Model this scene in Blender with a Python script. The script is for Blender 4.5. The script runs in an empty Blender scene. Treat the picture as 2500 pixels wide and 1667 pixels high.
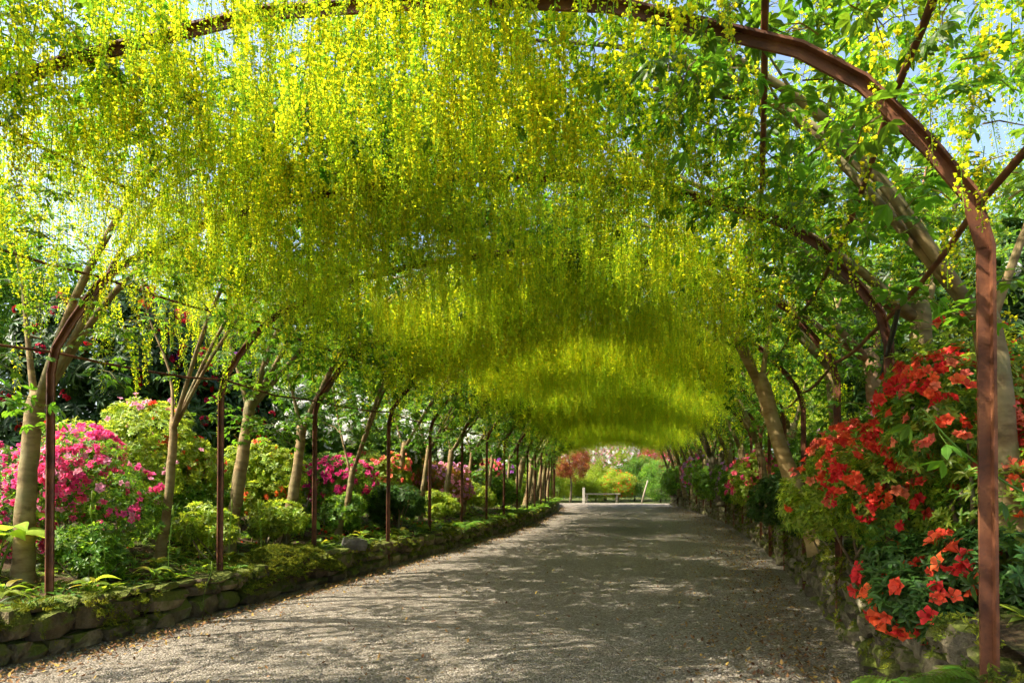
import bpy, math, random
import numpy as np
from mathutils import Vector, Matrix
R = math.radians
rng = np.random.default_rng(7); random.seed(7)
sc = bpy.context.scene
COL = sc.collection

# ------------------------------------------------------------------ camera, sky, sun, exposure
CAMZ = 1.3
cam = bpy.data.objects.new('camera', bpy.data.cameras.new('camera')); COL.objects.link(cam)
cam.location = (0, 0, CAMZ); cam.rotation_euler = (R(90), 0, 0)
cam.data.sensor_width = 36; cam.data.lens = 24.0; cam.data.shift_y = 0.1345
cam.data.clip_start = 0.05; cam.data.clip_end = 1500
sc.camera = cam
SUN_AZ = Vector((-0.953, -0.30, 0)).normalized(); SUN_EL = R(50)
w = bpy.data.worlds.new('World'); sc.world = w; w.use_nodes = True
nt = w.node_tree; nt.nodes.clear()
sky = nt.nodes.new('ShaderNodeTexSky'); sky.sky_type = 'NISHITA'; sky.sun_disc = False
sky.sun_elevation = SUN_EL; sky.sun_rotation = math.atan2(SUN_AZ.x, SUN_AZ.y); sky.air_density = 1.0; sky.dust_density = 4.0; sky.ozone_density = 1.0
bg = nt.nodes.new('ShaderNodeBackground'); bg.inputs[1].default_value = 0.15
ow = nt.nodes.new('ShaderNodeOutputWorld')
nt.links.new(sky.outputs[0], bg.inputs[0]); nt.links.new(bg.outputs[0], ow.inputs[0])
sun = bpy.data.objects.new('sun', bpy.data.lights.new('sun', 'SUN')); COL.objects.link(sun)
sun.data.energy = 5.0; sun.data.angle = R(0.53); sun.data.color = (1.0, 0.91, 0.76)
sd = SUN_AZ * math.cos(SUN_EL) + Vector((0, 0, math.sin(SUN_EL)))
sun.rotation_euler = sd.to_track_quat('Z', 'Y').to_euler(); sun.location = (-20, -8, 25)
sc.view_settings.view_transform = 'Standard'; sc.view_settings.look = 'None'
sc.view_settings.exposure = 1.5; sc.view_settings.gamma = 1.0
sc.cycles.max_bounces = 6; sc.cycles.diffuse_bounces = 3; sc.cycles.glossy_bounces = 2
sc.cycles.transmission_bounces = 5; sc.cycles.use_adaptive_sampling = True; sc.cycles.adaptive_threshold = .04; sc.cycles.transparent_max_bounces = 4
sc.cycles.caustics_reflective = False; sc.cycles.caustics_refractive = False
sc.cycles.use_denoising = True; sc.cycles.denoising_prefilter = 'ACCURATE'
sc.cycles.sample_clamp_indirect = 6.0

# ------------------------------------------------------------------ the walk's centre line
CP = [1.8659005074100044e-06, -0.0001352310169135498, -0.0012015458046417172, 0.3372761175343103, -2.1899530646530136]
_yy = np.linspace(-12, 60, 3000); _xx = np.polyval(CP, _yy)
_ss = np.r_[0, np.cumsum(np.hypot(np.diff(_xx), np.diff(_yy)))]; _ss -= np.interp(0, _yy, _ss)
_CD = np.polyder(CP)
def P(s, lat):
    y = np.interp(s, _ss, _yy); x = np.polyval(CP, y); d = np.polyval(_CD, y); n = np.hypot(d, 1)
    return x + lat / n, y - lat * d / n
def heading(s):
    y = np.interp(s, _ss, _yy); return math.atan2(np.polyval(_CD, y), 1)     # angle right of +Y
_ST = np.linspace(-8, 50, 5801); _SX, _SY = P(_ST, 0)
def inv(x, y):
    i = int(np.argmin((_SX - x) ** 2 + (_SY - y) ** 2)); d = np.polyval(_CD, _SY[i])
    return _ST[i], ((x - _SX[i]) - (y - _SY[i]) * d) / math.hypot(d, 1)
HW = 2.96
_IN = [-3, -.3, 0, .05, .19, .3, .42, .65, 1.37, 2.0, 2.96]; _HZ = [2.0, 2.05, 2.15, 2.35, 2.55, 2.68, 2.82, 2.98, 3.26, 3.38, 3.46]
def zarch(lat): return np.interp(HW - np.abs(lat), _IN, _HZ)
S0, S1 = -2.0, 36.0

# ------------------------------------------------------------------ object helpers
def tag(o, label=None, cat=None, group=None, kind=None):
    for k, v in (('label', label), ('category', cat), ('group', group), ('kind', kind)):
        if v: o[k] = v
    return o
def empty(name, loc, label=None, cat=None, group=None):
    o = bpy.data.objects.new(name, None); COL.objects.link(o); o.location = loc; o.empty_display_size = .1
    return tag(o, label, cat, group)
def mk_mesh(name, V, F, mat=None, C=None, smooth=False):
    m = bpy.data.meshes.new(name); m.from_pydata([tuple(map(float, v)) for v in V], [], F); 
    if C is not None:
        a = m.color_attributes.new('Col', 'FLOAT_COLOR', 'POINT')
        c = np.ones((len(V), 4), np.float32); c[:, :3] = np.asarray(C, np.float32)
        a.data.foreach_set('color', c.ravel())
    if mat: m.materials.append(mat)
    if smooth: m.polygons.foreach_set('use_smooth', np.ones(len(m.polygons), bool))
    m.update(); return m
def mk(name, V, F, mat, parent=None, C=None, smooth=False, loc=None, kind=None):
    """one mesh object; V in world coordinates, shifted to the parent's base when there is one"""
    V = np.asarray(V, float)
    o_ = np.array(parent.location) if parent is not None and parent.parent is None else np.zeros(3)
    if parent is not None and parent.parent is not None: o_ = np.array(parent.parent.location)
    o = bpy.data.objects.new(name, mk_mesh(name, V - o_, F, mat, C, smooth)); COL.objects.link(o)
    if parent is not None: o.parent = parent
    if kind: o['kind'] = kind
    return o
def place(name, mesh, parent, loc, rot=(0, 0, 0), scl=1.0):
    o = bpy.data.objects.new(name, mesh); COL.objects.link(o)
    b = np.zeros(3)
    if parent is not None: o.parent = parent; b = np.array(parent.location)
    o.location = np.asarray(loc, float) - b; o.rotation_euler = rot
    o.scale = (scl,) * 3 if np.isscalar(scl) else scl
    return o

# ------------------------------------------------------------------ materials
def new_mat(name):
    m = bpy.data.materials.new(name); m.use_nodes = True; m.node_tree.nodes.clear(); return m, m.node_tree
def nd(nt, t, ins=None, **pr):
    n = nt.nodes.new('ShaderNode' + t)
    for k, v in pr.items(): setattr(n, k, v)
    for k, v in (ins or {}).items():
        s = n.inputs[k]
        if isinstance(v, bpy.types.NodeSocket): nt.links.new(v, s)
        else: s.default_value = v
    return n
def rgba(c): return (c[0], c[1], c[2], 1)
def mixc(nt, f, a, b, mode='MIX'):
    n = nt.nodes.new('ShaderNodeMix'); n.data_type = 'RGBA'; n.blend_type = mode
    for i, v in ((0, f), (6, a), (7, b)):
        if isinstance(v, bpy.types.NodeSocket): nt.links.new(v, n.inputs[i])
        else: n.inputs[i].default_value = rgba(v) if i else v
    return n.outputs[2]
def ramp(nt, f, stops):
    n = nt.nodes.new('ShaderNodeValToRGB'); nt.links.new(f, n.inputs[0]); e = n.color_ramp.elements
    while len(e) < len(stops): e.new(.5)
    for q, (p, c) in zip(e, stops): q.position = p; q.color = rgba(c) if not np.isscalar(c) else (c, c, c, 1)
    return n.outputs[0]
def noise(nt, co, scale, detail=4, rough=.55, out=0):
    n = nd(nt, 'TexNoise', {'Scale': scale, 'Detail': detail, 'Roughness': rough})
    if co is not None: nt.links.new(co, n.inputs['Vector'])
    return n.outputs[out]
def finish(nt, sh): nt.links.new(sh, nt.nodes.new('ShaderNodeOutputMaterial').inputs[0])

def mat_foliage(name, trans=.45, gain=1.5, rough=.45, var=.25, warm=(1.25, 1.1, .5), spec=.35):
    m, nt = new_mat(name)
    c = nd(nt, 'VertexColor', layer_name='Col').outputs[0]
    rnd = nd(nt, 'ObjectInfo').outputs['Random']
    v = nd(nt, 'MapRange', {0: rnd, 1: 0, 2: 1, 3: 1 - var, 4: 1 + var}).outputs[0]
    hs = nd(nt, 'HueSaturation', {'Value': v, 'Color': c, 'Fac': 1.0})
    rh = nd(nt, 'MapRange', {0: nd(nt, 'Math', {0: rnd, 1: 17.31}, operation='MULTIPLY').outputs[0], 1: 0, 2: 17.31, 3: .488, 4: .512}).outputs[0]
    nt.links.new(rh, hs.inputs['Hue'])
    c = hs.outputs[0]
    ps = nd(nt, 'BsdfPrincipled', {'Base Color': c, 'Roughness': rough, 'Specular IOR Level': spec})
    tc = mixc(nt, 1.0, c, tuple(gain * x for x in warm), 'MULTIPLY')
    tr = nd(nt, 'BsdfTranslucent', {'Color': tc})
    mx = nd(nt, 'MixShader', {0: trans, 1: ps.outputs[0], 2: tr.outputs[0]})
    finish(nt, mx.outputs[0]); return m
M_LEAF = mat_foliage('leaf', .5, 1.9, .42)
M_LEAFD = mat_foliage('glossy_leaf', .25, 1.4, .45, spec=.28)
M_PETAL = mat_foliage('petal', .40, 1.05, .6, .14, (1.0, 1.0, 1.0), .2)
M_LAB = mat_foliage('laburnum_flower', .60, 1.3, .55, .16, (.95, 1.07, .6), .2)
M_MOSS = mat_foliage('moss_tuft', .25, 1.3, .8, .25, spec=.1)
M_DRY = mat_foliage('dry_leaf', .15, 1.0, .75, .4, (1, 1, 1), .2)

def mat_bark(name, a, b, lich=(.30, .31, .20)):
    m, nt = new_mat(name)
    co = nd(nt, 'TexCoord').outputs['Object']
    st = nd(nt, 'Mapping', {0: co, 3: (6, 6, 15)}).outputs[0]
    n1 = noise(nt, st, 1.0, 5); n2 = noise(nt, co, 3.2, 4); n3 = noise(nt, co, 9.0, 5)
    c = mixc(nt, ramp(nt, n1, [(.38, 0), (.62, 1)]), a, b)
    c = mixc(nt, ramp(nt, n2, [(.48, 0), (.62, .65)]), c, lich)
    c = mixc(nt, ramp(nt, n3, [(.6, 0), (.72, .6)]), c, tuple(.35 * x for x in a))
    bh = nd(nt, 'Math', {0: n1, 1: n3}, operation='ADD').outputs[0]
    bp = nd(nt, 'Bump', {'Strength': .4, 'Distance': .02, 'Height': bh})
    ps = nd(nt, 'BsdfPrincipled', {'Base Color': c, 'Roughness': .8, 'Normal': bp.outputs[0], 'Specular IOR Level': .25})
    finish(nt, ps.outputs[0]); return m
M_BARK = mat_bark('laburnum_bark', (.125, .082, .034), (.27, .195, .09), (.19, .18, .085))
M_BARKR = mat_bark('reddish_bark', (.20, .095, .045), (.34, .19, .105), (.24, .19, .11))
M_BARKG = mat_bark('golden_bark', (.26, .165, .06), (.44, .30, .13), (.34, .26, .12))
M_BARKD = mat_bark('dark_bark', (.07, .05, .03), (.15, .11, .07), (.12, .13, .07))
M_TWIG = mat_bark('shrub_stem', (.13, .085, .045), (.26, .19, .11))

def mat_rust():
    m, nt = new_mat('rusty_iron')
    co = nd(nt, 'TexCoord').outputs['Object']
    n1 = noise(nt, co, 6, 6, .65); n2 = noise(nt, co, 45, 4, .6)
    c = ramp(nt, n1, [(.3, (.034, .013, .007)), (.5, (.115, .040, .017)), (.72, (.23, .090, .038))])
    c = mixc(nt, ramp(nt, n2, [(.55, 0), (.7, .6)]), c, (.06, .022, .014))
    bp = nd(nt, 'Bump', {'Strength': .35, 'Distance': .004, 'Height': n2})
    ps = nd(nt, 'BsdfPrincipled', {'Base Color': c, 'Roughness': .62, 'Normal': bp.outputs[0], 'Specular IOR Level': .35})
    finish(nt, ps.outputs[0]); return m
M_RUST = mat_rust()
def mat_plain(name, c, rough=.6):
    m, nt = new_mat(name); co = nd(nt, 'TexCoord').outputs['Object']
    n1 = noise(nt, co, 14, 5)
    cc = mixc(nt, ramp(nt, n1, [(.35, 0), (.7, .6)]), c, tuple(.6 * x for x in c))
    ps = nd(nt, 'BsdfPrincipled', {'Base Color': cc, 'Roughness': rough}); finish(nt, ps.outputs[0]); return m
def mat_stone(name, mossy, base=((.13, .105, .065), (.30, .25, .16), (.42, .37, .27))):
    m, nt = new_mat(name)
    geo = nd(nt, 'NewGeometry'); co = geo.outputs['Position']
    rnd = nd(nt, 'ObjectInfo').outputs['Random']
    n1 = noise(nt, co, 7, 6, .65); n2 = noise(nt, co, 40, 5, .6); n3 = noise(nt, co, 3.0, 5, .6)
    c = ramp(nt, n1, [(.3, base[0]), (.55, base[1]), (.8, base[2])])
    v = nd(nt, 'MapRange', {0: rnd, 3: .45, 4: 1.3}).outputs[0]
    c = nd(nt, 'HueSaturation', {'Value': v, 'Color': c}).outputs[0]
    up = nd(nt, 'SeparateXYZ', {0: geo.outputs['Normal']}).outputs[2]
    mf = nd(nt, 'Math', {0: nd(nt, 'Math', {0: up, 1: .28}, operation='MULTIPLY').outputs[0], 1: n3}, operation='ADD').outputs[0]
    mf = ramp(nt, mf, [(mossy, 0), (mossy + .12, .95)])
    moss = mixc(nt, n2, (.050, .062, .010), (.16, .19, .03))
    c = mixc(nt, mf, c, moss)
    h = nd(nt, 'Math', {0: n1, 1: nd(nt, 'Math', {0: n2, 1: .35}, operation='MULTIPLY').outputs[0]}, operation='ADD').outputs[0]
    bp = nd(nt, 'Bump', {'Strength': 1.0, 'Distance': .06, 'Height': h})
    ps = nd(nt, 'BsdfPrincipled', {'Base Color': c, 'Roughness': .88, 'Normal': bp.outputs[0], 'Specular IOR Level': .2})
    finish(nt, ps.outputs[0]); return m
M_STONEL = mat_stone('mossy_stone', .53, ((.09, .068, .036), (.23, .175, .10), (.36, .29, .18))); M_STONER = mat_stone('wall_stone', .54, ((.07, .058, .036), (.19, .16, .10), (.34, .30, .21)))
def mat_soil(name, a, b, c3):
    m, nt = new_mat(name)
    co = nd(nt, 'NewGeometry').outputs['Position']
    n1 = noise(nt, co, 2.2, 6, .6); n2 = noise(nt, co, 38, 6, .7)
    c = mixc(nt, ramp(nt, n2, [(.35, 0), (.7, 1)]), a, b)
    c = mixc(nt, ramp(nt, n1, [(.48, 0), (.6, .85)]), c, c3)
    bp = nd(nt, 'Bump', {'Strength': .8, 'Distance': .03, 'Height': n2})
    ps = nd(nt, 'BsdfPrincipled', {'Base Color': c, 'Roughness': .95, 'Normal': bp.outputs[0], 'Specular IOR Level': .1})
    finish(nt, ps.outputs[0]); return m
M_SOIL = mat_soil('bed_soil', (.035, .024, .014), (.10, .068, .036), (.055, .075, .016))
M_GROUND = mat_soil('meadow_ground', (.05, .07, .02), (.10, .13, .03), (.07, .06, .03))
def mat_gravel():
    m, nt = new_mat('path_gravel')
    co = nd(nt, 'NewGeometry').outputs['Position']
    vo = nd(nt, 'TexVoronoi', {'Vector': co, 'Scale': 75.0, 'Randomness': 1.0})
    n1 = noise(nt, co, 1.1, 5, .6); n2 = noise(nt, co, 160, 4, .7); n3 = noise(nt, co, 11, 6, .7)
    c = ramp(nt, nd(nt, 'SeparateColor', {0: vo.outputs['Color']}).outputs[0], [(.0, (.095, .080, .060)), (.45, (.195, .170, .134)), (.8, (.265, .235, .190)), (1, (.39, .36, .31))])
    c = mixc(nt, ramp(nt, n3, [(.42, 0), (.7, .55)]), c, (.085, .066, .044))
    c = mixc(nt, ramp(nt, n1, [(.4, 0), (.75, .45)]), c, (.115, .092, .064))
    c = mixc(nt, ramp(nt, n2, [(.6, 0), (.72, .5)]), c, (.10, .085, .065))
    dh = nd(nt, 'Math', {0: 1.0, 1: vo.outputs['Distance']}, operation='SUBTRACT').outputs[0]
    h = nd(nt, 'Math', {0: dh, 1: n3}, operation='ADD').outputs[0]
    bp = nd(nt, 'Bump', {'Strength': .75, 'Distance': .018, 'Height': h})
    ps = nd(nt, 'BsdfPrincipled', {'Base Color': c, 'Roughness': .9, 'Normal': bp.outputs[0], 'Specular IOR Level': .2})
    finish(nt, ps.outputs[0]); return m
M_GRAVEL = mat_gravel()
M_WOOD = mat_plain('weathered_wood', (.28, .235, .165), .8); M_POSTW = mat_plain('pale_post', (.48, .44, .36), .7)
M_TAG = mat_plain('white_tag', (.72, .72, .68), .5); M_WRAP = mat_plain('grey_wrap', (.30, .30, .31), .8); M_BLACK = mat_plain('dark_strap', (.03, .035, .03), .7)

# ------------------------------------------------------------------ geometry helpers
class B:
    def __init__(s): s.V = []; s.F = []; s.C = []
    def add(s, V, F, c=None):
        k = len(s.V); s.V += [tuple(v) for v in V]; s.F += [tuple(i + k for i in f) for f in F]
        if c is not None:
            c = np.asarray(c, float); s.C += [tuple(c)] * len(V) if c.ndim == 1 else [tuple(x) for x in c]
    def tube(s, pts, rad, n=7, c=None, jit=0.0, cap=True):
        pts = np.asarray(pts, float); rad = np.broadcast_to(rad, (len(pts),)); V = []
        T = np.gradient(pts, axis=0); T /= np.linalg.norm(T, axis=1)[:, None] + 1e-9
        a = np.cross(T[0], (0, 0, 1.0)); 
        if np.linalg.norm(a) < .1: a = np.cross(T[0], (1.0, 0, 0))
        for p, t, r in zip(pts, T, rad):
            a = a - t * a.dot(t); a /= np.linalg.norm(a); b = np.cross(t, a)
            for k in range(n):
                th = 2 * math.pi * k / n; rr = r * (1 + jit * random.uniform(-1, 1))
                V.append(p + rr * (math.cos(th) * a + math.sin(th) * b))
        F = [(i * n + k, i * n + (k + 1) % n, (i + 1) * n + (k + 1) % n, (i + 1) * n + k) for i in range(len(pts) - 1) for k in range(n)]
        if cap: F += [tuple(range((len(pts) - 1) * n, len(pts) * n)), tuple(range(n - 1, -1, -1))]
        s.add(V, F, c)
    def box(s, c, ax, half, col=None):
        c = np.asarray(c, float); ax = [np.asarray(a, float) for a in ax]
        V = [c + sum(sg * h * a for sg, h, a in zip((x, y, z), half, ax)) for x in (-1, 1) for y in (-1, 1) for z in (-1, 1)]
        s.add(V, [(0, 1, 3, 2), (4, 6, 7, 5), (0, 4, 5, 1), (2, 3, 7, 6), (0, 2, 6, 4), (1, 5, 7, 3)], col)
    def leaf(s, p, d, up, L, W, c, fold=.25, droop=.15, hi=True, tipc=None):
        p = np.asarray(p, float); d = np.asarray(d, float); d /= np.linalg.norm(d) + 1e-9
        sd_ = np.cross(d, up); n_ = np.linalg.norm(sd_)
        sd_ = np.cross(d, (1, .3, .2)) if n_ < 1e-3 else sd_; sd_ /= np.linalg.norm(sd_); u = np.cross(sd_, d)
        c = np.asarray(c, float); c2 = c if tipc is None else np.asarray(tipc, float)
        if hi:
            q = lambda t, w_, f: p + d * L * t - u * droop * L * t * t + sd_ * w_ * W + u * f * W
            V = [p, q(.33, -.42, fold), q(.33, 0, 0), q(.33, .42, fold), q(.68, -.42, fold), q(.68, 0, 0), q(.68, .42, fold), q(1, 0, 0)]
            s.add(V, [(0, 2, 1), (0, 3, 2), (1, 2, 5, 4), (2, 3, 6, 5), (4, 5, 7), (5, 6, 7)], [c, c, c * .85, c, (c + c2) / 2, c * .85, (c + c2) / 2, c2])
        else:
            q = lambda t, w_, f: p + d * L * t - u * droop * L * t * t + sd_ * w_ * W + u * f * W
            s.add([p, q(.5, -.5, fold), q(.5, .5, fold), q(1, 0, 0)], [(0, 3, 1), (0, 2, 3)], [c, c, c, c2])
    def mesh(s, name, mat, smooth=False): return mk_mesh(name, s.V, s.F, mat, s.C if s.C else None, smooth)
    def obj(s, name, mat, parent=None, smooth=False, kind=None): return mk(name, s.V, s.F, mat, parent, s.C if s.C else None, smooth, kind=kind)
def rdir(zmin=-1.0, zmax=1.0):
    z = random.uniform(zmin, zmax); a = random.uniform(0, 2 * math.pi); r = math.sqrt(max(0, 1 - z * z)); return np.array((r * math.cos(a), r * math.sin(a), z))
def orient(D, spin=None):
    """euler angles that turn +Z to each direction of D, with a random spin"""
    D = np.asarray(D, float); n = len(D); Z = D / (np.linalg.norm(D, axis=1)[:, None] + 1e-9)
    A = rng.normal(size=(n, 3)); X = A - Z * (A * Z).sum(1)[:, None]; X /= np.linalg.norm(X, axis=1)[:, None]; Y = np.cross(Z, X)
    ry = np.arcsin(np.clip(-X[:, 2], -1, 1)); rx = np.arctan2(Y[:, 2], Z[:, 2]); rz = np.arctan2(X[:, 1], X[:, 0])
    return np.stack([rx, ry, rz], 1)

_groups = {}
def scatter_group(meshes):
    key = tuple(m.name for m in meshes)
    if key in _groups: return _groups[key]
    g = bpy.data.node_groups.new('scatter_' + meshes[0].name, 'GeometryNodeTree')
    g.interface.new_socket('Geometry', in_out='INPUT', socket_type='NodeSocketGeometry')
    g.interface.new_socket('Geometry', in_out='OUTPUT', socket_type='NodeSocketGeometry')
    gi = g.nodes.new('NodeGroupInput'); go = g.nodes.new('NodeGroupOutput')
    jn = g.nodes.new('GeometryNodeJoinGeometry')
    for m in meshes:
        po = bpy.data.objects.new('pattern_' + m.name, m)      # mesh source only, never linked into the scene
        oi = g.nodes.new('GeometryNodeObjectInfo'); oi.inputs['Object'].default_value = po
        gt = g.nodes.new('GeometryNodeGeometryToInstance')
        g.links.new(oi.outputs['Geometry'], gt.inputs[0]); g.links.new(gt.outputs[0], jn.inputs[0])
    io = g.nodes.new('GeometryNodeInstanceOnPoints'); io.inputs['Pick Instance'].default_value = True
    def att(nm, t):
        a = g.nodes.new('GeometryNodeInputNamedAttribute'); a.data_type = t; a.inputs['Name'].default_value = nm; return a.outputs['Attribute']
    er = g.nodes.new('FunctionNodeEulerToRotation'); g.links.new(att('rot', 'FLOAT_VECTOR'), er.inputs[0])
    g.links.new(gi.outputs[0], io.inputs['Points']); g.links.new(jn.outputs[0], io.inputs['Instance'])
    g.links.new(att('vid', 'INT'), io.inputs['Instance Index']); g.links.new(er.outputs[0], io.inputs['Rotation'])
    g.links.new(att('scl', 'FLOAT'), io.inputs['Scale']); g.links.new(io.outputs[0], go.inputs[0])
    _groups[key] = g; return g
def scatter(name, meshes, pts, rot, scl, parent=None, vid=None, label=None, cat=None):
    pts = np.asarray(pts, np.float32).reshape(-1, 3); n = len(pts)
    if n == 0: return None
    base = np.array(parent.location, np.float32) if parent is not None else np.zeros(3, np.float32)
    m = bpy.data.meshes.new(name); m.vertices.add(n); m.vertices.foreach_set('co', (pts - base).ravel())
    a = m.attributes.new('rot', 'FLOAT_VECTOR', 'POINT'); a.data.foreach_set('vector', np.asarray(rot, np.float32).ravel())
    a = m.attributes.new('scl', 'FLOAT', 'POINT'); a.data.foreach_set('value', np.broadcast_to(np.asarray(scl, np.float32), (n,)).copy())
    a = m.attributes.new('vid', 'INT', 'POINT'); a.data.foreach_set('value', (rng.integers(0, len(meshes), n) if vid is None else vid).astype(np.int32))
    o = bpy.data.objects.new(name, m); COL.objects.link(o)
    md = o.modifiers.new('scatter', 'NODES'); md.node_group = scatter_group(meshes)
    if parent is not None: o.parent = parent
    o['kind'] = 'stuff'; tag(o, label, cat)
    return o

# ------------------------------------------------------------------ repeated small meshes
def jc(c, v=.18):
    k = 1 + random.uniform(-v, v); return np.array([c[0] * k * (1 + random.uniform(-.08, .08)), c[1] * k, c[2] * k])
YEL = (.78, .67, .03); YGR = (.40, .58, .05); GRN = (.24, .40, .03)
def make_raceme(L, n, openness, seed, fs=1.0):
    random.seed(seed); b = B(); sway = np.array((random.uniform(-.05, .05), random.uniform(-.05, .05), 0))
    ax = lambda t: np.array((0, 0, -L * t)) + sway * t * t
    b.tube([ax(t) for t in np.linspace(0, 1, 6)], np.linspace(.0022, .0010, 6), 3, GRN, cap=False)
    for i in range(n):
        t = .10 + .90 * (i + random.random()) / n; p = ax(t); a = random.uniform(0, 2 * math.pi)
        op = random.random() < openness * (1.35 - t); big = 1.4 * fs * (1.1 - .55 * t)
        out = np.array((math.cos(a), math.sin(a), random.uniform(-.45, .3))); pl = random.uniform(.012, .022) * big
        q = p + out * pl
        s_ = np.array((-math.sin(a), math.cos(a), 0)) * .0008
        b.add([p + s_, p - s_, q], [(0, 1, 2)], GRN)
        if op:
            c = jc(YEL, .12); d = np.array((out[0], out[1], -.3)); u = np.array((0, 0, 1.0))
            b.leaf(q, d + u * .9, out, .019 * big, .020 * big, c, .15, -.2, False)
            b.leaf(q, d - u * .4, u, .017 * big, .013 * big, c * np.array((.95, .92, 1)), .35, .1, False)
            b.leaf(q, d - u * .75 + s_ * 300, u, .013 * big, .010 * big, jc(YGR, .1), .3, .1, False)
        else:
            k = random.random() * .7 + .3 * t; c = jc(np.array(YEL) * (1 - k) + np.array(YGR) * k, .14)
            d = np.array((out[0], out[1], -random.uniform(.1, .9)))
            b.leaf(q, d, (0, 0, 1), .017 * big, .0085 * big, c, .35, .2, False)
            b.leaf(q, d, (-out[1], out[0], .2), .016 * big, .0075 * big, c * .93, .3, .1, False)
    return b.mesh('raceme', M_LAB)
RACEMES = [make_raceme(.33 + .035 * k, 72 + 5 * k, o, 100 + k, .80) for k, o in enumerate((.75, .85, .6, .25, .15, .08, .2, .04))]
RACEMES_FAR = [make_raceme(.33 + .035 * k, 36 + 3 * k, o, 150 + k, 1.35) for k, o in enumerate((.75, .85, .6, .25, .15, .08, .2, .04))]
LG = (.085, .19, .018)
def make_lab_spray(seed):
    random.seed(seed); b = B(); 
    tw = [np.array((0, 0, 0)), np.array((.07, .02, .02)), np.array((.16, .0, .01)), np.array((.25, .03, -.03))]
    b.tube(tw, [.004, .003, .0025, .0015], 3, (.16, .14, .06), cap=False)
    for i in range(9):
        t = random.random(); p = np.array((.26 * t, .02 * math.sin(6 * t), .01 - .04 * t * t)); d = rdir(-.35, .5); q = p + d * random.uniform(.05, .09)
        b.tube([p, q], .0011, 3, (.13, .20, .03), cap=False)
        up = np.array((0, 0, 1)) + .35 * rdir(); c = jc(LG, .3)
        for an in (-1.0, 0, 1.0):
            ca, sa = math.cos(an), math.sin(an); dd = np.array((d[0] * ca - d[1] * sa, d[0] * sa + d[1] * ca, d[2] * .5 - .25))
            b.leaf(q, dd, up, random.uniform(.045, .072), random.uniform(.024, .032), c, .12, .25)
    return b.mesh('leaf_spray', M_LEAF)
SPRAYS = [make_lab_spray(200 + k) for k in range(4)]
def make_tri_leaf(seed):
    random.seed(seed); b = B(); b.tube([(0, 0, 0), (.0, 0, -.02), (.02, 0, -.06)], .0012, 3, (.14, .22, .03), cap=False)
    c = jc(LG, .25)
    for an in (-1.0, 0, 1.0): b.leaf((.02, 0, -.06), (math.cos(an), math.sin(an), -.9), (0, 0, 1), random.uniform(.065, .085), .034, c, .12, .12)
    return b.mesh('leaf', M_LEAF)
TRILEAF = [make_tri_leaf(230 + k) for k in range(3)]
def make_rosette(col, L, W, n, seed, mat, name, hi=True, rise=.45, newc=None):
    random.seed(seed); b = B()
    for i in range(n):
        a = 2 * math.pi * i / n + random.uniform(-.3, .3); z = random.uniform(rise - .35, rise + .45)
        c = jc(col if newc is None or random.random() < .6 else newc, .25)
        b.leaf((0, 0, random.uniform(-.02, .01)), (math.cos(a), math.sin(a), z), (0, 0, 1), L * random.uniform(.7, 1.15), W, c, .15, .3, hi)
    return b.mesh(name, mat)
AZ_G = [make_rosette((.075, .165, .022), .048, .017, 9, 300 + k, M_LEAF, 'azalea_leaves', newc=(.16, .27, .035)) for k in range(3)]
AZ_D = [make_rosette((.035, .085, .016), .048, .017, 9, 310 + k, M_LEAFD, 'dark_azalea_leaves', newc=(.06, .13, .02)) for k in range(3)]
AZ_Y = [make_rosette((.17, .27, .035), .048, .018, 9, 320 + k, M_LEAF, 'bright_azalea_leaves', newc=(.28, .36, .05)) for k in range(3)]
AZ_O = [make_rosette((.22, .12, .035), .046, .017, 9, 325 + k, M_LEAF, 'bronze_azalea_leaves', newc=(.13, .19, .03)) for k in range(2)]
RH_D = [make_rosette((.026, .060, .014), .125, .036, 9, 330 + k, M_LEAFD, 'rhododendron_leaves', rise=.05, newc=(.04, .09, .02)) for k in range(3)]
RH_G = [make_rosette((.07, .15, .025), .115, .042, 9, 340 + k, M_LEAF, 'fresh_rhododendron_leaves', rise=.1) for k in range(2)]
def make_clump(col, seed, rad=.30, n=55, L=.09, mat=None, name='leaf_clump', newc=None):
    random.seed(seed); b = B()
    for i in range(n):
        p = rdir() * rad * random.random() ** .4; p[2] *= .7
        b.leaf(p, rdir(-.5, .5), np.array((0, 0, 1)) + .6 * rdir(), L * random.uniform(.6, 1.2), L * .5, jc(col if newc is None or random.random() < .6 else newc, .3), .2, .2, False)
    return b.mesh(name, mat or M_LEAF)
CL_G = [make_clump((.075, .17, .022), 400 + k, newc=(.14, .25, .03)) for k in range(3)]
CL_D = [make_clump((.025, .060, .014), 410 + k, mat=M_LEAFD) for k in range(3)]
CL_Y = [make_clump((.22, .30, .035), 420 + k) for k in range(2)]
CL_R = [make_clump((.17, .045, .025), 430 + k, newc=(.26, .10, .045)) for k in range(2)]
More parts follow.
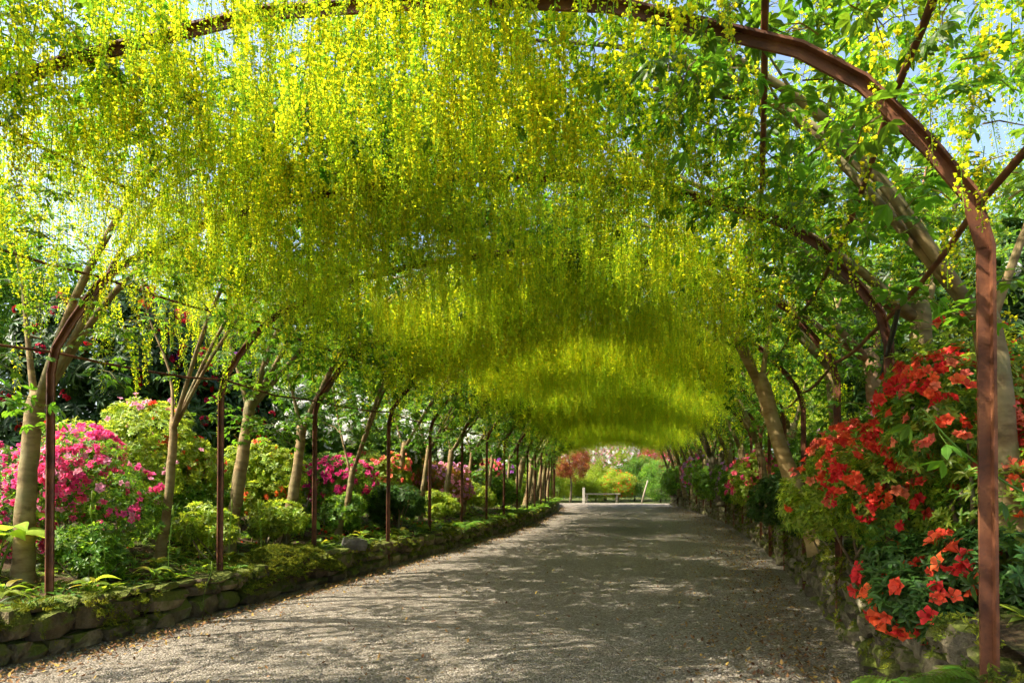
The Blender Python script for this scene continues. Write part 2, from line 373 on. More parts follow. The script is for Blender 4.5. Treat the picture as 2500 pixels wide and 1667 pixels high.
def blossom_into(b, o, d, size, col, seed_open=1.0, throat=None):
    d = np.asarray(d, float); d /= np.linalg.norm(d); x = np.cross(d, (.3, .5, .8)); x /= np.linalg.norm(x); y = np.cross(d, x); a0 = random.random() * 6
    for k in range(5):
        a = a0 + 2 * math.pi * k / 5; r = math.cos(a) * x + math.sin(a) * y; t = -math.sin(a) * x + math.cos(a) * y; c = jc(col, .12)
        f = random.uniform(.8, 1.15); th = c * .8 if throat is None else np.asarray(throat)
        V = [o, o + d * size * .42 + r * size * .16 - t * size * .12, o + d * size * .42 + r * size * .16 + t * size * .12,
             o + d * size * .62 * f + r * size * .40 - t * size * .24, o + d * size * .66 * f + r * size * .42 + t * size * .01 - d * size * .05, o + d * size * .62 * f + r * size * .40 + t * size * .24, o + d * size * .60 * f + r * size * .66]
        b.add(V, [(0, 1, 2), (1, 3, 4), (1, 4, 2), (2, 4, 5), (3, 6, 4), (4, 6, 5)], [th, th, th, c, c * .92, c, c * 1.05])
    for k in range(5):
        r = rdir(); q = o + d * size * .95 + r * size * .16; s_ = np.cross(d, r) * size * .012
        b.add([o + d * .2 * size + s_, o + d * .2 * size - s_, q], [(0, 1, 2)], np.asarray(col) * .9 + .06)
def make_blossom(col, size, n, seed, name='blossom', throat=None):
    random.seed(seed); b = B()
    if n == 1: blossom_into(b, np.zeros(3), (0, 0, 1), size, col, throat=throat)
    else:
        for i in range(n):
            d = rdir(.0 if n > 4 else .3, 1); blossom_into(b, d * size * (.25 if n < 5 else .55), d, size * random.uniform(.85, 1.1), col, throat=throat)
    return b.mesh(name, M_PETAL)
CO = dict(red=(.84, .085, .040), coral=(.86, .19, .11), pink=(.84, .085, .27), palepink=(.87, .36, .50), magenta=(.60, .03, .16), crimson=(.50, .012, .035),
          white=(.80, .80, .76), purple=(.42, .12, .50), mauve=(.60, .28, .58), orange=(.80, .16, .03), rose=(.78, .12, .14))
BL = {k: [make_blossom(c, .055, n, 500 + 7 * i + n) for n in (1, 2, 3)] for i, (k, c) in enumerate(CO.items())}
TRUSS = {k: [make_blossom(CO[k], .055, 9, 600 + i, 'truss'), make_blossom(CO[k], .06, 7, 620 + i, 'truss')] for i, k in enumerate(('white', 'crimson', 'magenta', 'purple', 'mauve'))}
def make_frond(L, seed, col=(.13, .25, .03)):
    random.seed(seed); b = B(); n = 16
    pt = lambda t: np.array((L * t * (1 - .12 * t), 0, L * (.75 * t - .85 * t * t)))
    b.tube([pt(t) for t in np.linspace(0, 1, 6)], np.linspace(.004, .001, 6), 3, (.14, .17, .04), cap=False)
    for i in range(n):
        t = .12 + .86 * i / n; l = L * .26 * math.sin(math.pi * (.12 + .86 * t) ** .8) + .012
        for sg in (-1, 1): b.leaf(pt(t), (.35, sg, -.12), (0, 0, 1), l, l * .26, jc(col, .2), .1, .2, True)
    return b.mesh('frond', M_LEAF)
FROND = [make_frond(.5, 700, (.10, .20, .025)), make_frond(.42, 701), make_frond(.36, 702, (.09, .19, .025))]
def make_moss(seed, col):
    random.seed(seed); b = B()
    for i in range(26): b.leaf(rdir(-.1, .3) * .035 * random.random(), rdir(.1, 1), (1, .2, 0), random.uniform(.014, .03), .008, jc(col, .3), .2, .2, False)
    return b.mesh('moss_tuft', M_MOSS)
MOSS = [make_moss(710, (.13, .16, .018)), make_moss(711, (.20, .22, .022)), make_moss(712, (.07, .10, .015))]
def make_flake(seed, col):
    random.seed(seed); b = B(); b.leaf((0, 0, .004), (1, .1, .05), (0, 0, 1), .045, .022, col, .3 * random.uniform(-1, 1), -.3, True); return b.mesh('fallen_leaf', M_DRY)
FLAKES = [make_flake(720 + k, c) for k, c in enumerate(((.16, .075, .03), (.24, .13, .05), (.10, .05, .025), (.34, .22, .06)))]
def make_pebble(seed):
    random.seed(seed); V = [np.array(v) * random.uniform(.7, 1.2) for v in ((1, 0, 0), (0, 1, 0), (-1, 0, 0), (0, -1, 0), (0, 0, .7), (.6, .6, .4), (-.6, -.5, .4))]
    b = B(); b.add(V, [(0, 5, 4), (5, 1, 4), (1, 2, 4), (2, 6, 4), (6, 3, 4), (3, 0, 4), (0, 1, 5), (2, 3, 6)], (1, 1, 1)); return mk_mesh('pebble', b.V, b.F, M_PEB)
M_PEB = mat_plain('pebble_stone', (.29, .255, .205), .85)
PEB = [make_pebble(730 + k) for k in range(3)]
def make_plant(seed, col, n, L, W, name):
    random.seed(seed); b = B()
    for i in range(n):
        a = random.uniform(0, 6.3); z = random.uniform(.3, 1.2); b.leaf((0, 0, 0), (math.cos(a), math.sin(a), z), (0, 0, 1), L * random.uniform(.6, 1.1), W, jc(col, .3), .15, .55)
    return b.mesh(name, M_LEAF)
GC = [make_plant(740, (.10, .19, .025), 9, .11, .04, 'ground_leaves'), make_plant(741, (.17, .25, .035), 8, .13, .035, 'ground_leaves'), make_plant(742, (.06, .13, .02), 14, .12, .012, 'ground_leaves')]
#@@PART2
# ------------------------------------------------------------------ ground, path, beds
def bedz(x, y):
    s, lat = inv(x, y); a = abs(lat)
    if a < 2.75: return 0.0
    k = min(a - 2.75, 14)
    return (.34 + .10 * k if lat < 0 else .62 + .11 * k) + .03 * math.sin(2.1 * x + 1.3 * y) * min(1, k)
mk('ground', [(-400, -60, -.05), (400, -60, -.05), (400, 700, -.05), (-400, 700, -.05)], [(0, 1, 2, 3)], M_GROUND)['kind'] = 'structure'
def strip(name, lats, zf, mat, s0=-7, s1=37.0, ds=.5):
    S = np.arange(s0, s1 + ds, ds); V = []; n = len(lats)
    for s in S:
        for l in lats: x, y = P(s, l); V.append((x, y, zf(s, l, x, y)))
    F = [(i * n + k, i * n + k + 1, (i + 1) * n + k + 1, (i + 1) * n + k) for i in range(len(S) - 1) for k in range(n - 1)]
    o = mk(name, V, F, mat, smooth=True); o['kind'] = 'structure'; return o
strip('path', np.linspace(-3.3, 3.3, 12), lambda s, l, x, y: .012 * math.sin(1.7 * x + .6 * y) * math.sin(.9 * y - x) - .012 * (l / 3) ** 2, M_GRAVEL, s1=38.5)
L_ = [-2.86, -3.0, -3.3, -3.8, -4.5, -5.5, -7, -9, -12, -16]
bl_ = strip('garden_bed', L_, lambda s, l, x, y: bedz(x, y) + (.05 * math.sin(5 * x + 3 * y) if l < -3 else 0), M_SOIL)
br_ = strip('garden_bed', [-l + .20 for l in L_][::-1], lambda s, l, x, y: bedz(x, y) + (.05 * math.sin(5 * x + 3 * y) if l > 3.1 else 0), M_SOIL)

# ------------------------------------------------------------------ dry stone walls
def make_stone(seed):
    random.seed(seed); ts = np.linspace(-.5, .5, 3); V = []; idx = {}
    for x in ts:
        for y in ts:
            for z in ts:
                if max(abs(x), abs(y), abs(z)) < .49: continue
                p = np.array((x, y, z)); m_ = np.sort(np.abs(p))[::-1]
                k = 1.0 - (.12 if m_[1] > .4 else 0) - (.12 if m_[2] > .4 else 0)
                idx[(x, y, z)] = len(V); V.append(p * k * (1 + np.array([random.uniform(-.15, .15) for _ in range(3)])))
    F = []
    for a in range(3):
        for sgn in (-.5, .5):
            u, v = [k for k in range(3) if k != a]
            for i in range(2):
                for j in range(2):
                    q = []
                    for di, dj in ((0, 0), (1, 0), (1, 1), (0, 1)):
                        c = [0, 0, 0]; c[a] = sgn; c[u] = ts[i + di]; c[v] = ts[j + dj]; q.append(idx[tuple(c)])
                    if (sgn > 0) == (a == 1): q = q[::-1]
                    F.append(tuple(q))
    return V, F
STV = [make_stone(800 + k) for k in range(14)]
ST_L = [mk_mesh('stone', v, f, M_STONEL) for v, f in STV]; ST_R = [mk_mesh('stone', v, f, M_STONER) for v, f in STV]
def stone_wall(name, label, lat, sgn, H, meshes, mat, hmin, hmax, lmin, lmax, s0, s1, depth):
    x0, y0 = P(s0, lat); w_ = empty(name, (x0, y0, 0), label, 'stone wall')
    # earth core behind the stones
    S = np.arange(s0, s1 + .1, .5); V = []
    for s in S:
        for l, z in ((lat + sgn * .15, -.1), (lat + sgn * .16, H - .06), (lat + sgn * .34, H - .03), (lat + sgn * .34, -.1)):
            x, y = P(s, l); V.append((x, y, z))
    F = [(i * 4 + k, i * 4 + k + 1, i * 4 + 5 + k, i * 4 + 4 + k) for i in range(len(S) - 1) for k in range(3)]
    mk('wall_core', V, F, M_SOIL, w_)
    R_ = random.Random(int(900 + lat * 10)); stones = []; s = s0
    while s < s1:
        seg = R_.uniform(.55, 1.15); z = -.03; top = H * R_.uniform(.88, 1.06)
        while z < top - .03:
            h = min(R_.uniform(hmin, hmax), top - z)
            if top - z - h < .06: h = top - z
            q = s + R_.uniform(-.12, .12)
            while q < s + seg:
                l = R_.uniform(lmin, lmax) * (1.25 if h > .15 else .9)
                stones.append((q + l / 2, z + h / 2, l, h, R_.uniform(-.045, .055), R_.randrange(len(meshes)))); q += l
            z += h
        s += seg
    stones.sort(key=lambda t: t[0])
    def xf(t):
        st, z, l, h, out, k = t; lean = .05 * z / H
        x, y = P(st, lat + sgn * (depth / 2 + lean) - sgn * out)
        return (x, y, z), (R_.uniform(-.16, .16), R_.uniform(-.18, .18), math.pi / 2 - heading(st) + R_.uniform(-.13, .13)), (l * 1.01, depth, h * 1.02)
    near = [t for t in stones if t[0] > 2.2][:300]; ids = {id(t) for t in near}
    for t in near:
        p, r, sc_ = xf(t); place('stone', meshes[t[5]], w_, p, r, sc_)
    b = B()
    for t in stones:
        if id(t) in ids or t[0] < 2.2: continue
        p, r, sc_ = xf(t); v, f = STV[t[5]]
        Rm = Matrix.Rotation(r[2], 3, 'Z'); b.add([np.array(Rm @ Vector(np.array(q) * sc_)) + p for q in v], f)
    if b.V: b.obj('far_stones', mat, w_, kind='stuff')
    # moss cushions on the top course
    n = int((s1 - 1.5) * 75); st = 1.5 + (s1 - 1.5) * rng.random(n) ** 1.5; lo = rng.uniform(-.02, .36, n) ** 1
    keep = (np.sin(st * 2.3 + lat) + np.sin(st * 5.1) * .6 + rng.normal(0, .5, n)) > .0
    st, lo = st[keep], lo[keep]; x, y = P(st, lat + sgn * lo)
    z = H - .02 + rng.uniform(-.02, .03, len(st)) - np.where(lo < .06, rng.uniform(0, .12, len(st)), 0)
    scatter('moss', MOSS, np.stack([x, y, z], 1), orient(np.stack([-sgn * .4 * np.ones(len(st)) * (lo < .06), np.zeros(len(st)), np.ones(len(st))], 1) + rng.normal(0, .25, (len(st), 3))), rng.uniform(.9, 2.0, len(st)), w_)
    n = 1500; st = 2 + 20 * rng.random(n) ** 1.6; keep = (np.sin(st * 3.3 + lat) + np.sin(st * 7.7) * .7 + rng.normal(0, .6, n)) > .35; st = st[keep]; n = len(st)
    x, y = P(st, lat + sgn * rng.uniform(-.03, .03, n)); nx, ny = P(st, lat - sgn); cx, cy = P(st, lat); z = H * rng.random(n) ** .6
    scatter('moss', MOSS, np.stack([x, y, z], 1), orient(np.stack([nx - cx, ny - cy, np.full(n, .7)], 1) + rng.normal(0, .3, (n, 3))), rng.uniform(.6, 1.4, n), w_)
    return w_
WALL_L = stone_wall('stone_wall', 'low mossy dry stone wall under the pink azalea, shaded on its path side', -2.74, -1, .36, ST_L, M_STONEL, .10, .21, .13, .36, .5, 35.5, .24)
WALL_R = stone_wall('stone_wall', 'taller grey dry stone wall under the red azalea, sun flecks on its stones', 2.92, 1, .66, ST_R, M_STONER, .09, .20, .12, .32, .5, 35.5, .26)

# ------------------------------------------------------------------ rusty iron arches and tie rods
PAIRS = [(3.6, 3.0, 2.96, -3.05), (5.48, 4.72, 3.02, -3.11), (7.16, 6.41, 2.97, -2.9), (9.32, 8.33, 2.95, -3.03), (11.1, 10.0, 2.93, -2.80), (12.9, 12.07, 2.91, -2.96), (14.6, 13.97, 2.95, -2.98), (16.2, 15.68, 2.95, -2.92)]
PAIRS += [(s, s - .3, 2.95, -2.95) for s in np.arange(17.9, 35.5, 1.75)]
AL = ['rusty iron arch over the flowering red azalea, broad and dark close up', 'rusty iron arch rising beside the thick pale trunk at the pink azalea', 'rusty iron arch standing beside the bright moss mound on the low wall',
      'rusty iron arch with its foot beside the big round green leaves', 'rusty iron arch set by the low dark green bush near the bronze azalea', 'rusty iron arch beside the yellow poppy flower']
def arch_xyz(ar, side, inset, dz=0.0, out=0.0):
    sr, sl, lr, ll = ar; half = (lr - ll) / 2; u = (inset - out) / (lr - ll); a = np.array(P(sr, lr)); b = np.array(P(sl, ll))
    u = u if side > 0 else 1 - u; p = a + (b - a) * u
    return np.array((p[0], p[1], float(np.interp(inset, _IN, _HZ)) + dz))
def sweep_T(b, pts, nrm, fw=.034, th=.011, web=.05):
    """T-section bar: flange facing the path, web behind"""
    pts = np.asarray(pts); T = np.gradient(pts, axis=0); T /= np.linalg.norm(T, axis=1)[:, None]; nrm = np.asarray(nrm, float)
    prof = [(-fw, 0), (fw, 0), (fw, th), (th * .6, th), (th * .6, web), (-th * .6, web), (-th * .6, th), (-fw, th)]; n = len(prof); V = []
    for p, t in zip(pts, T):
        o = np.cross(nrm, t); o /= np.linalg.norm(o)
        for a, c in prof: V.append(p + nrm * a + o * c)
    F = [(i * n + k, i * n + (k + 1) % n, (i + 1) * n + (k + 1) % n, (i + 1) * n + k) for i in range(len(pts) - 1) for k in range(n)] + [tuple(range(n - 1, -1, -1)), tuple(range((len(pts) - 1) * n, len(pts) * n))]
    b.add(V, F)
for i, ar in enumerate(PAIRS):
    a = np.array(P(ar[0], ar[2])); c = np.array(P(ar[1], ar[3])); mid = (a + c) / 2
    t = empty('iron_arch', (mid[0], mid[1], 0), AL[i] if i < len(AL) else 'rusty iron arch in the far part of the flower tunnel', 'iron arch', 'iron arches of the tunnel')
    ac = (c - a) / np.linalg.norm(c - a); nrm = np.array((-ac[1], ac[0], 0))
    big = 1.0
    for sd_, p in ((1, a), (-1, c)):
        b = B(); lean = ac * sd_ * -.02
        sweep_T(b, [(p[0] + lean[0] * q, p[1] + lean[1] * q, z) for q, z in ((1, -.1), (.6, .7), (.3, 1.4), (0, 2.15))][::sd_], nrm)
        b.obj('post', M_RUST, t)
    ins = [0, .02, .05, .10, .19, .3, .42, .65, .95, 1.37, 2.0, 2.96]
    pts = [arch_xyz(ar, 1, q) for q in ins] + [arch_xyz(ar, -1, q) for q in ins[::-1][1:]]
    b = B(); sweep_T(b, pts, nrm); b.obj('arch_bar', M_RUST, t)
def rod(label, side, inset, dz, r=.011, i0=0, i1=None):
    pts = [arch_xyz(ar, side, inset, dz) for ar in PAIRS[i0:i1]]
    if i0 == 0: pts = [pts[0] * 2 - pts[1]] + pts
    q = []
    for a, c in zip(pts[:-1], pts[1:]):
        for t_ in (0, .25, .5, .75): q.append(a + (c - a) * t_ + np.array((0, 0, -.035 * math.sin(math.pi * t_))) + rng.normal(0, .004, 3))
    q.append(pts[-1]); b = B(); b.tube(q, r, 6)
    return tag(b.obj('tie_rod', M_RUST, smooth=True), label, 'rod', 'tie rods between the arches')
rod('thin rusty tie rod at the shoulder of the arches above the pink azalea', -1, .04, .0)
rod('thin rusty tie rod halfway up the arch curve above the pink azalea', -1, .46, .03)
rod('thin rusty tie rod lost among flowers high over the mossy wall side', -1, 1.3, .03)
ROD_R = rod('rusty tie rod with a grey wrap at arch shoulder height above the red azalea', 1, .04, .0, .014)
rod('rusty tie rod halfway up the arch curve on the red azalea side', 1, .33, .02, .014)
rod('rusty tie rod nearest the crown of the arches on the red azalea side', 1, .78, .03, .014)
# grey cloth wrap and strap on the shoulder rod
pa, pb = arch_xyz(PAIRS[0], 1, .04), arch_xyz(PAIRS[1], 1, .04); w0 = pa + (pb - pa) * .68; w1 = pa + (pb - pa) * .76
b = B(); b.tube([w0, w0 * .7 + w1 * .3, w0 * .3 + w1 * .7, w1], [.02, .036, .033, .018], 8, jit=.12)
tag(b.obj('cloth_wrap', M_WRAP, smooth=True), 'grey cloth padding bound round the rusty tie rod', 'padding')
b = B(); b.tube([w1, w1 + (.10, .25, -.12), w1 + (.22, .6, -.33)], [.012, .016, .012], 6)
tag(b.obj('tree_strap', M_BLACK), 'dark strap running from the grey wrapped rod back to a trunk', 'strap')
#@@PART3
# ------------------------------------------------------------------ laburnum trees trained over the arches
def wob(k): return np.array((rng.normal(0, k), rng.normal(0, k), 0))
def smooth_path(pts, n=4):
    pts = np.asarray(pts, float); k = np.arange(len(pts)); t = np.linspace(0, len(pts) - 1, (len(pts) - 1) * n + 1)
    out = np.stack([np.interp(t, k, pts[:, j]) for j in range(3)], 1)
    for _ in range(2): out[1:-1] = (out[:-2] + 2 * out[1:-1] + out[2:]) / 4
    return out
def patchy(s, lat): return (np.sin(s * 1.7 + lat * .9) + np.sin(lat * 2.3 - s * .8 + 1) + np.sin(s * 3.9 + lat * 3.1 + 2) * .7 + np.sin(s * .55 + 2.2)) / 3.7
G_L = 'laburnum trees trained over the tunnel'
FARL = 'slender laburnum trunk far down the row behind the low mossy wall'
FARR = 'laburnum trunk far down the row behind the taller grey wall'
TREES = [  # side, x, y, radius, lean inward, fork height, bark, label
 (-1, -5.3, 1.5, .09, .2, 2.2, 0, 'unseen laburnum tree added to shade the near end of the path'),  # stands out of frame, added so its crown shades the near path
 (-1, -4.75, 3.5, .09, .2, 2.2, 0, 'laburnum tree with pale yellow racemes hanging before the dark rhododendron'),
 (-1, -4.22, 5.9, .105, .16, 2.05, 0, 'thick pale laburnum trunk with a knot, beside the pink azalea'),
 (-1, -3.72, 7.15, .062, .22, 1.95, 0, 'slim leaning laburnum trunk between the pink azalea and the red azalea'),
 (-1, -3.42, 8.15, .10, .35, 2.25, 0, 'stout laburnum trunk leaning behind the bright moss mound'),
 (-1, -3.12, 9.15, .095, .36, 2.1, 0, 'laburnum trunk forking wide above the big round green leaves'),
 (-1, -2.72, 10.5, .068, .3, 1.5, 0, 'crooked laburnum with a low side stem beside the magenta azalea'),
 (-1, -2.15, 12.5, .078, .2, 2.0, 0, 'laburnum trunk rising from the low dark green bush'),
 (-1, -1.85, 13.7, .065, .2, 2.0, 0, 'grey slim laburnum trunk behind the yellow poppy flower'),
 (-1, -1.55, 14.9, .09, .25, 2.0, 0, 'brightly sunlit laburnum trunk beside the dusky pink azalea')]
TREES += [(-1, x, y, r, .25, 2.0, 0, FARL) for x, y, r in ((-1.2, 16.4, .06), (-.75, 18.1, .07), (-.3, 19.9, .06), (.12, 21.6, .15), (.42, 23.3, .12), (.64, 24.9, .16), (.95, 27.2, .10), (1.2, 29.2, .16), (1.45, 31.2, .09), (1.7, 33.2, .09))]
TREES += [
 (1, 2.52, 3.40, .085, .15, 2.2, 0, 'dark laburnum trunk with twisting boughs close behind the broad dark post'),
 (1, 3.20, 4.95, .092, .22, 2.6, 0, 'thick sunlit laburnum trunk rising out of the red azalea'),
 (1, 3.42, 6.25, .092, .12, 2.5, 1, 'reddish brown laburnum trunk beside the second post from the red azalea'),
 (1, 3.62, 7.05, .067, .32, 2.6, 0, 'slim pale laburnum trunk leaning beside the white tag'),
 (1, 3.30, 7.3, .10, .62, 2.45, 3, 'tan laburnum trunk leaning far over the path at the end of the red azalea'),
 (1, 4.62, 10.9, .115, .15, 2.2, 0, 'stout laburnum trunk standing close against a rusty post'),
 (1, 5.0, 13.3, .09, .2, 2.1, 0, 'laburnum trunk beside the pink and red azalea on the grey wall'),
 (1, 5.5, 15.8, .10, .2, 2.1, 0, FARR), (1, 5.95, 18.0, .12, .25, 2.1, 0, FARR),
 (1, 6.25, 20.2, .17, .35, 2.0, 2, 'black gnarled laburnum trunk with a stubby fork near the mauve azalea')]
TREES += [(1, x, y, r, .25, 2.0, 0, FARR) for x, y, r in ((6.75, 22.2, .09), (7.0, 24.0, .10), (7.2, 25.8, .09), (7.35, 27.6, .09), (7.5, 29.4, .10), (7.62, 31.0, .09), (7.75, 33.0, .11))]
T_ST = np.array([inv(t[1], t[2])[0] for t in TREES]); T_SD = np.array([t[0] for t in TREES])
def owner(s, lat):
    """index of the tree whose crown covers each point of the vault"""
    out = np.zeros(len(s), int); sd = np.where(lat + .35 * np.sin(s * 1.3) < 0, -1, 1)
    for q in (-1, 1):
        ids = np.where(T_SD == q)[0]; m = sd == q
        out[m] = ids[np.argmin(np.abs(s[m][:, None] - T_ST[ids][None, :]), 1)]
    return out
# raceme points over the vault
n = 43000; S = rng.uniform(0.2, 35.3, n); LAT = rng.uniform(-2.9, 2.9, n)
den = np.interp(S, [0, 12, 20, 35], [1, .95, .62, .5])
den *= np.where((LAT > 1.3) & (S < 4.4), .3, np.where((LAT > 1.8) & (S < 8.5), .9, 1)) * np.interp(HW - np.abs(LAT), [0, .5, .8, 1.3], [0, .08, .4, 1]) * np.interp(S, [8, 14], [1, 0.75]) * np.clip(.95 + .55 * patchy(S, LAT), .2, 1)
k = rng.random(n) < den; S, LAT = S[k], LAT[k]; n = len(S)
X, Y = P(S, LAT); Z = zarch(LAT) + rng.uniform(-.16, .25, n) - .08 * (S > 15)
RS = np.stack([X, Y, Z], 1); R_own = owner(S, LAT)
golden = patchy(S * 1.6 + 5, LAT * 1.5) + rng.normal(0, .45, n) > np.interp(S, [5, 7, 11, 16], [.35, .15, .15, .6])
R_vid = np.where(golden, rng.integers(0, 3, n), rng.integers(3, 8, n))
R_scl = rng.uniform(.65, 1.15, n) * np.where(golden, 1.1, 1)
# side racemes that hang outside and between the posts
n2 = 700; S2 = rng.uniform(2.5, 30, n2); q = rng.choice([-1, 1], n2); L2 = q * (rng.uniform(2.5, 3.9, n2))
k = patchy(S2 * 2, L2) + rng.normal(0, .3, n2) > .12; S2, L2 = S2[k], L2[k]; n2 = len(S2)
X, Y = P(S2, L2); Z = rng.uniform(2.35, 3.3, n2)
RS = np.r_[RS, np.stack([X, Y, Z], 1)]; R_own = np.r_[R_own, owner(S2, L2)]; R_vid = np.r_[R_vid, rng.integers(0, 8, n2)]; R_scl = np.r_[R_scl, rng.uniform(.7, 1.3, n2)]
n3 = 4200; S3 = rng.uniform(1.5, 20, n3); q = rng.choice([-1, -1, 1], n3); L3 = q * rng.uniform(2.0, 4.0, n3); Z = rng.uniform(3.0, 4.4, n3)
k = (patchy(S3 * 1.8 + 2, L3 * 1.5) + rng.normal(0, .3, n3) > -.15) & (Z > zarch(L3) + .15); S3, L3, Z = S3[k], L3[k], Z[k]; n3 = len(S3); X, Y = P(S3, L3)
RS = np.r_[RS, np.stack([X, Y, Z], 1)]; R_own = np.r_[R_own, owner(S3, L3)]; R_vid = np.r_[R_vid, rng.choice([1, 2, 3, 4, 5, 6, 7], n3)]; R_scl = np.r_[R_scl, rng.uniform(.7, 1.2, n3)]
R_rot = np.stack([rng.normal(0, .10, len(RS)), rng.normal(0, .10, len(RS)), rng.uniform(0, 6.28, len(RS))], 1)
# leaf sprays on top of the vault and on its outer shoulders
n = 31000; S = rng.uniform(-1.2, 35.6, n); LAT = rng.uniform(-3.5, 3.5, n)
den = np.clip(.58 + 1.45 * patchy(S * 1.0 + 3, LAT * 1.0 + 1), .04, 1) * np.where((LAT > 1.0) & (S > 2.8) & (S < 8.5), .52, 1) * np.where((LAT > .8) & (S >= 8.5), .62, 1)
den *= np.where((LAT < -2.4) & (S < 7), .07, 1)
k = rng.random(n) < den; S, LAT = S[k], LAT[k]; n = len(S); X, Y = P(S, LAT)
LS = np.stack([X, Y, zarch(LAT) + rng.uniform(-.02, .62, n) + np.where(np.abs(LAT) > 2.7, rng.uniform(0, 1.0, n), 0)], 1); L_own = owner(S, LAT)
n = 4600; S = rng.uniform(1.5, 35, n); q = rng.choice([-1, 1], n); LAT = q * (2.5 + rng.random(n) * 1.6); X, Y = P(S, LAT)
k = (patchy(S * 2.1, LAT + 2) + rng.normal(0, .25, n) > -.1) & ((LAT > 0) | (S > 6.5) | (rng.random(n) < .16)); n = k.sum()
LS = np.r_[LS, np.stack([X, Y, rng.uniform(2.6, 4.4, len(X))], 1)[k]]; L_own = np.r_[L_own, owner(S[k], LAT[k])]
n = 3600; S = rng.uniform(2.0, 35, n); q = rng.choice([-1, 1], n); LAT = q * rng.uniform(1.8, 3.3, n); X, Y = P(S, LAT)
k = (patchy(S * 2.6 + 1, LAT * 2) + rng.normal(0, .3, n) > -.05) & ((LAT > 0) | (S > 6.5) | (rng.random(n) < .55)) & ((LAT < 0) | (rng.random(n) < .2 + .25 * (S > 9.5)))
LS = np.r_[LS, np.stack([X, Y, zarch(LAT) + rng.uniform(-.30, .15, n)], 1)[k]]; L_own = np.r_[L_own, owner(S[k], LAT[k])]
n = 3000; S = rng.uniform(12, 35.5, n); LAT = rng.uniform(-2.6, .6, n); X, Y = P(S, LAT)
LS = np.r_[LS, np.stack([X, Y, zarch(LAT) + rng.uniform(.1, .6, n)], 1)]; L_own = np.r_[L_own, owner(S, LAT)]
def in_view(p, m=0): return p[1] > 1.9 and abs(p[0] / p[1]) < .76 + m and -.32 < (p[2] - .2 - CAMZ) / p[1] < .71 + m
for ti, (side, x, y, r, lean, fz, bk, label) in enumerate(TREES):
    s0, lat0 = inv(x, y); z0 = bedz(x, y); near = y < 12
    t = empty('laburnum_tree', (x, y, z0), label, 'tree', G_L)
    mat = (M_BARK, M_BARKR, M_BARKD, M_BARKG)[bk]; r *= .80 if side < 0 else .95
    ux, uy = np.array(P(s0, lat0 - side * 1.0)) - np.array(P(s0, lat0)); inn = np.array((ux, uy, 0))
    f = np.array((x, y, fz)) + inn * lean; bs = np.array((x, y, z0 - .12))
    ks = np.linspace(0, 1, 17); bow = rng.uniform(-.05, .07)
    pts = np.array([bs + (f - bs) * q + inn * bow * math.sin(math.pi * q) + wob(.004) for q in ks]) 
    b = B(); rad = r * (1.0 - .20 * ks + .75 * np.exp(-ks * 14)) ; rad *= 1 + .05 * np.sin(ks * 11 + x * 5); rad[-1] *= .80
    b.tube(pts, rad, 14 if near else 8, jit=.025); tr = b.obj('trunk', mat, t, smooth=True)
    nl = 4
    for k in range(nl):
        sp = (k - (nl - 1) / 2) / nl * 2.6 + rng.uniform(-.25, .25); outl = k == nl - 1
        w_ = [f - np.array((0, 0, .16)) - inn * .02]
        if outl:
            for q, z in ((.15, .5), (.4, 1.1), (.45, 1.8)): w_.append(f - inn * q + np.array((0, 0, z)) + wob(.08))
        else:
            lw = lat0 - side * lean
            for q in (.22, .45, .68, .88, 1.02):
                la = lw * (1 - q); px, py = P(s0 + sp * q ** .8, la); w_.append(np.array((px, py, max(float(zarch(la)) + .26 + rng.uniform(-.05, .25), f[2] + .35 + .3 * q))) + wob(.06))
        w_ = smooth_path(w_, 3); r0 = r * (.56 if k else .70) * (.6 if side > 0 and y < 6.5 else .72); rr = .008 + (min(r0, .075) - .008) * (1 - np.linspace(0, 1, len(w_))) ** 1.9
        b = B(); b.tube(w_, rr, 8 if near else 5, jit=.07)
        for j in range(3, len(w_) - 1, 1 if near else 3):
            d = rdir(-.2, .6) * random.uniform(.25, .55); m_ = w_[j] + d * .5 + np.array((0, 0, .04))
            b.tube([w_[j], m_, w_[j] + d], [min(.012, rr[j] * .6), .006, .003], 4, cap=False)
        b.obj('limb', mat, t, smooth=True)
    if bk == 2: b = B(); b.tube(smooth_path([f - (0, 0, .5), f + inn * -.25 + np.array((0, 0, -.25)), f + inn * -.35 + np.array((0, 0, .15))]), np.linspace(r * .8, r * .5, 9), 8, jit=.08); b.obj('limb', mat, t, smooth=True)
    m_ = L_own == ti; pp = LS[m_]
    D = np.stack([np.zeros(len(pp)), np.zeros(len(pp)), np.ones(len(pp))], 1) + rng.normal(0, .38, (len(pp), 3))
    scatter('foliage', SPRAYS, pp, orient(D), rng.uniform(.85, 1.35, len(pp)), t)
    ids = np.where(R_own == ti)[0]; ids = ids[np.argsort(RS[ids, 1])]
    nearids = [i for i in ids if RS[i, 1] < 7.6 and in_view(RS[i])][:300]
    for i in nearids: place('raceme', RACEMES[R_vid[i]], t, RS[i], R_rot[i], R_scl[i])
    rest = np.setdiff1d(ids, np.array(nearids, int))
    if len(rest): scatter('raceme_mass', RACEMES if y < 8.6 else RACEMES_FAR, RS[rest], R_rot[rest], R_scl[rest], t, vid=7 - R_vid[rest])
    if label.startswith('dark laburnum') or label.startswith('thick sunlit') or label.startswith('laburnum tree with'):
        for q in range(70):
            la = rng.uniform(.3, 2.7) if side > 0 else rng.uniform(-2.9, -1); st = s0 + rng.uniform(-1.1, 1.0); px, py = P(st, la)
            p = (px, py, float(zarch(la)) + rng.uniform(-.22, .12))
            if in_view(p): place('leaf', TRILEAF[q % 3], t, p, (rng.normal(0, .3), rng.normal(0, .3), rng.uniform(0, 6.3)), rng.uniform(.8, 1.3))
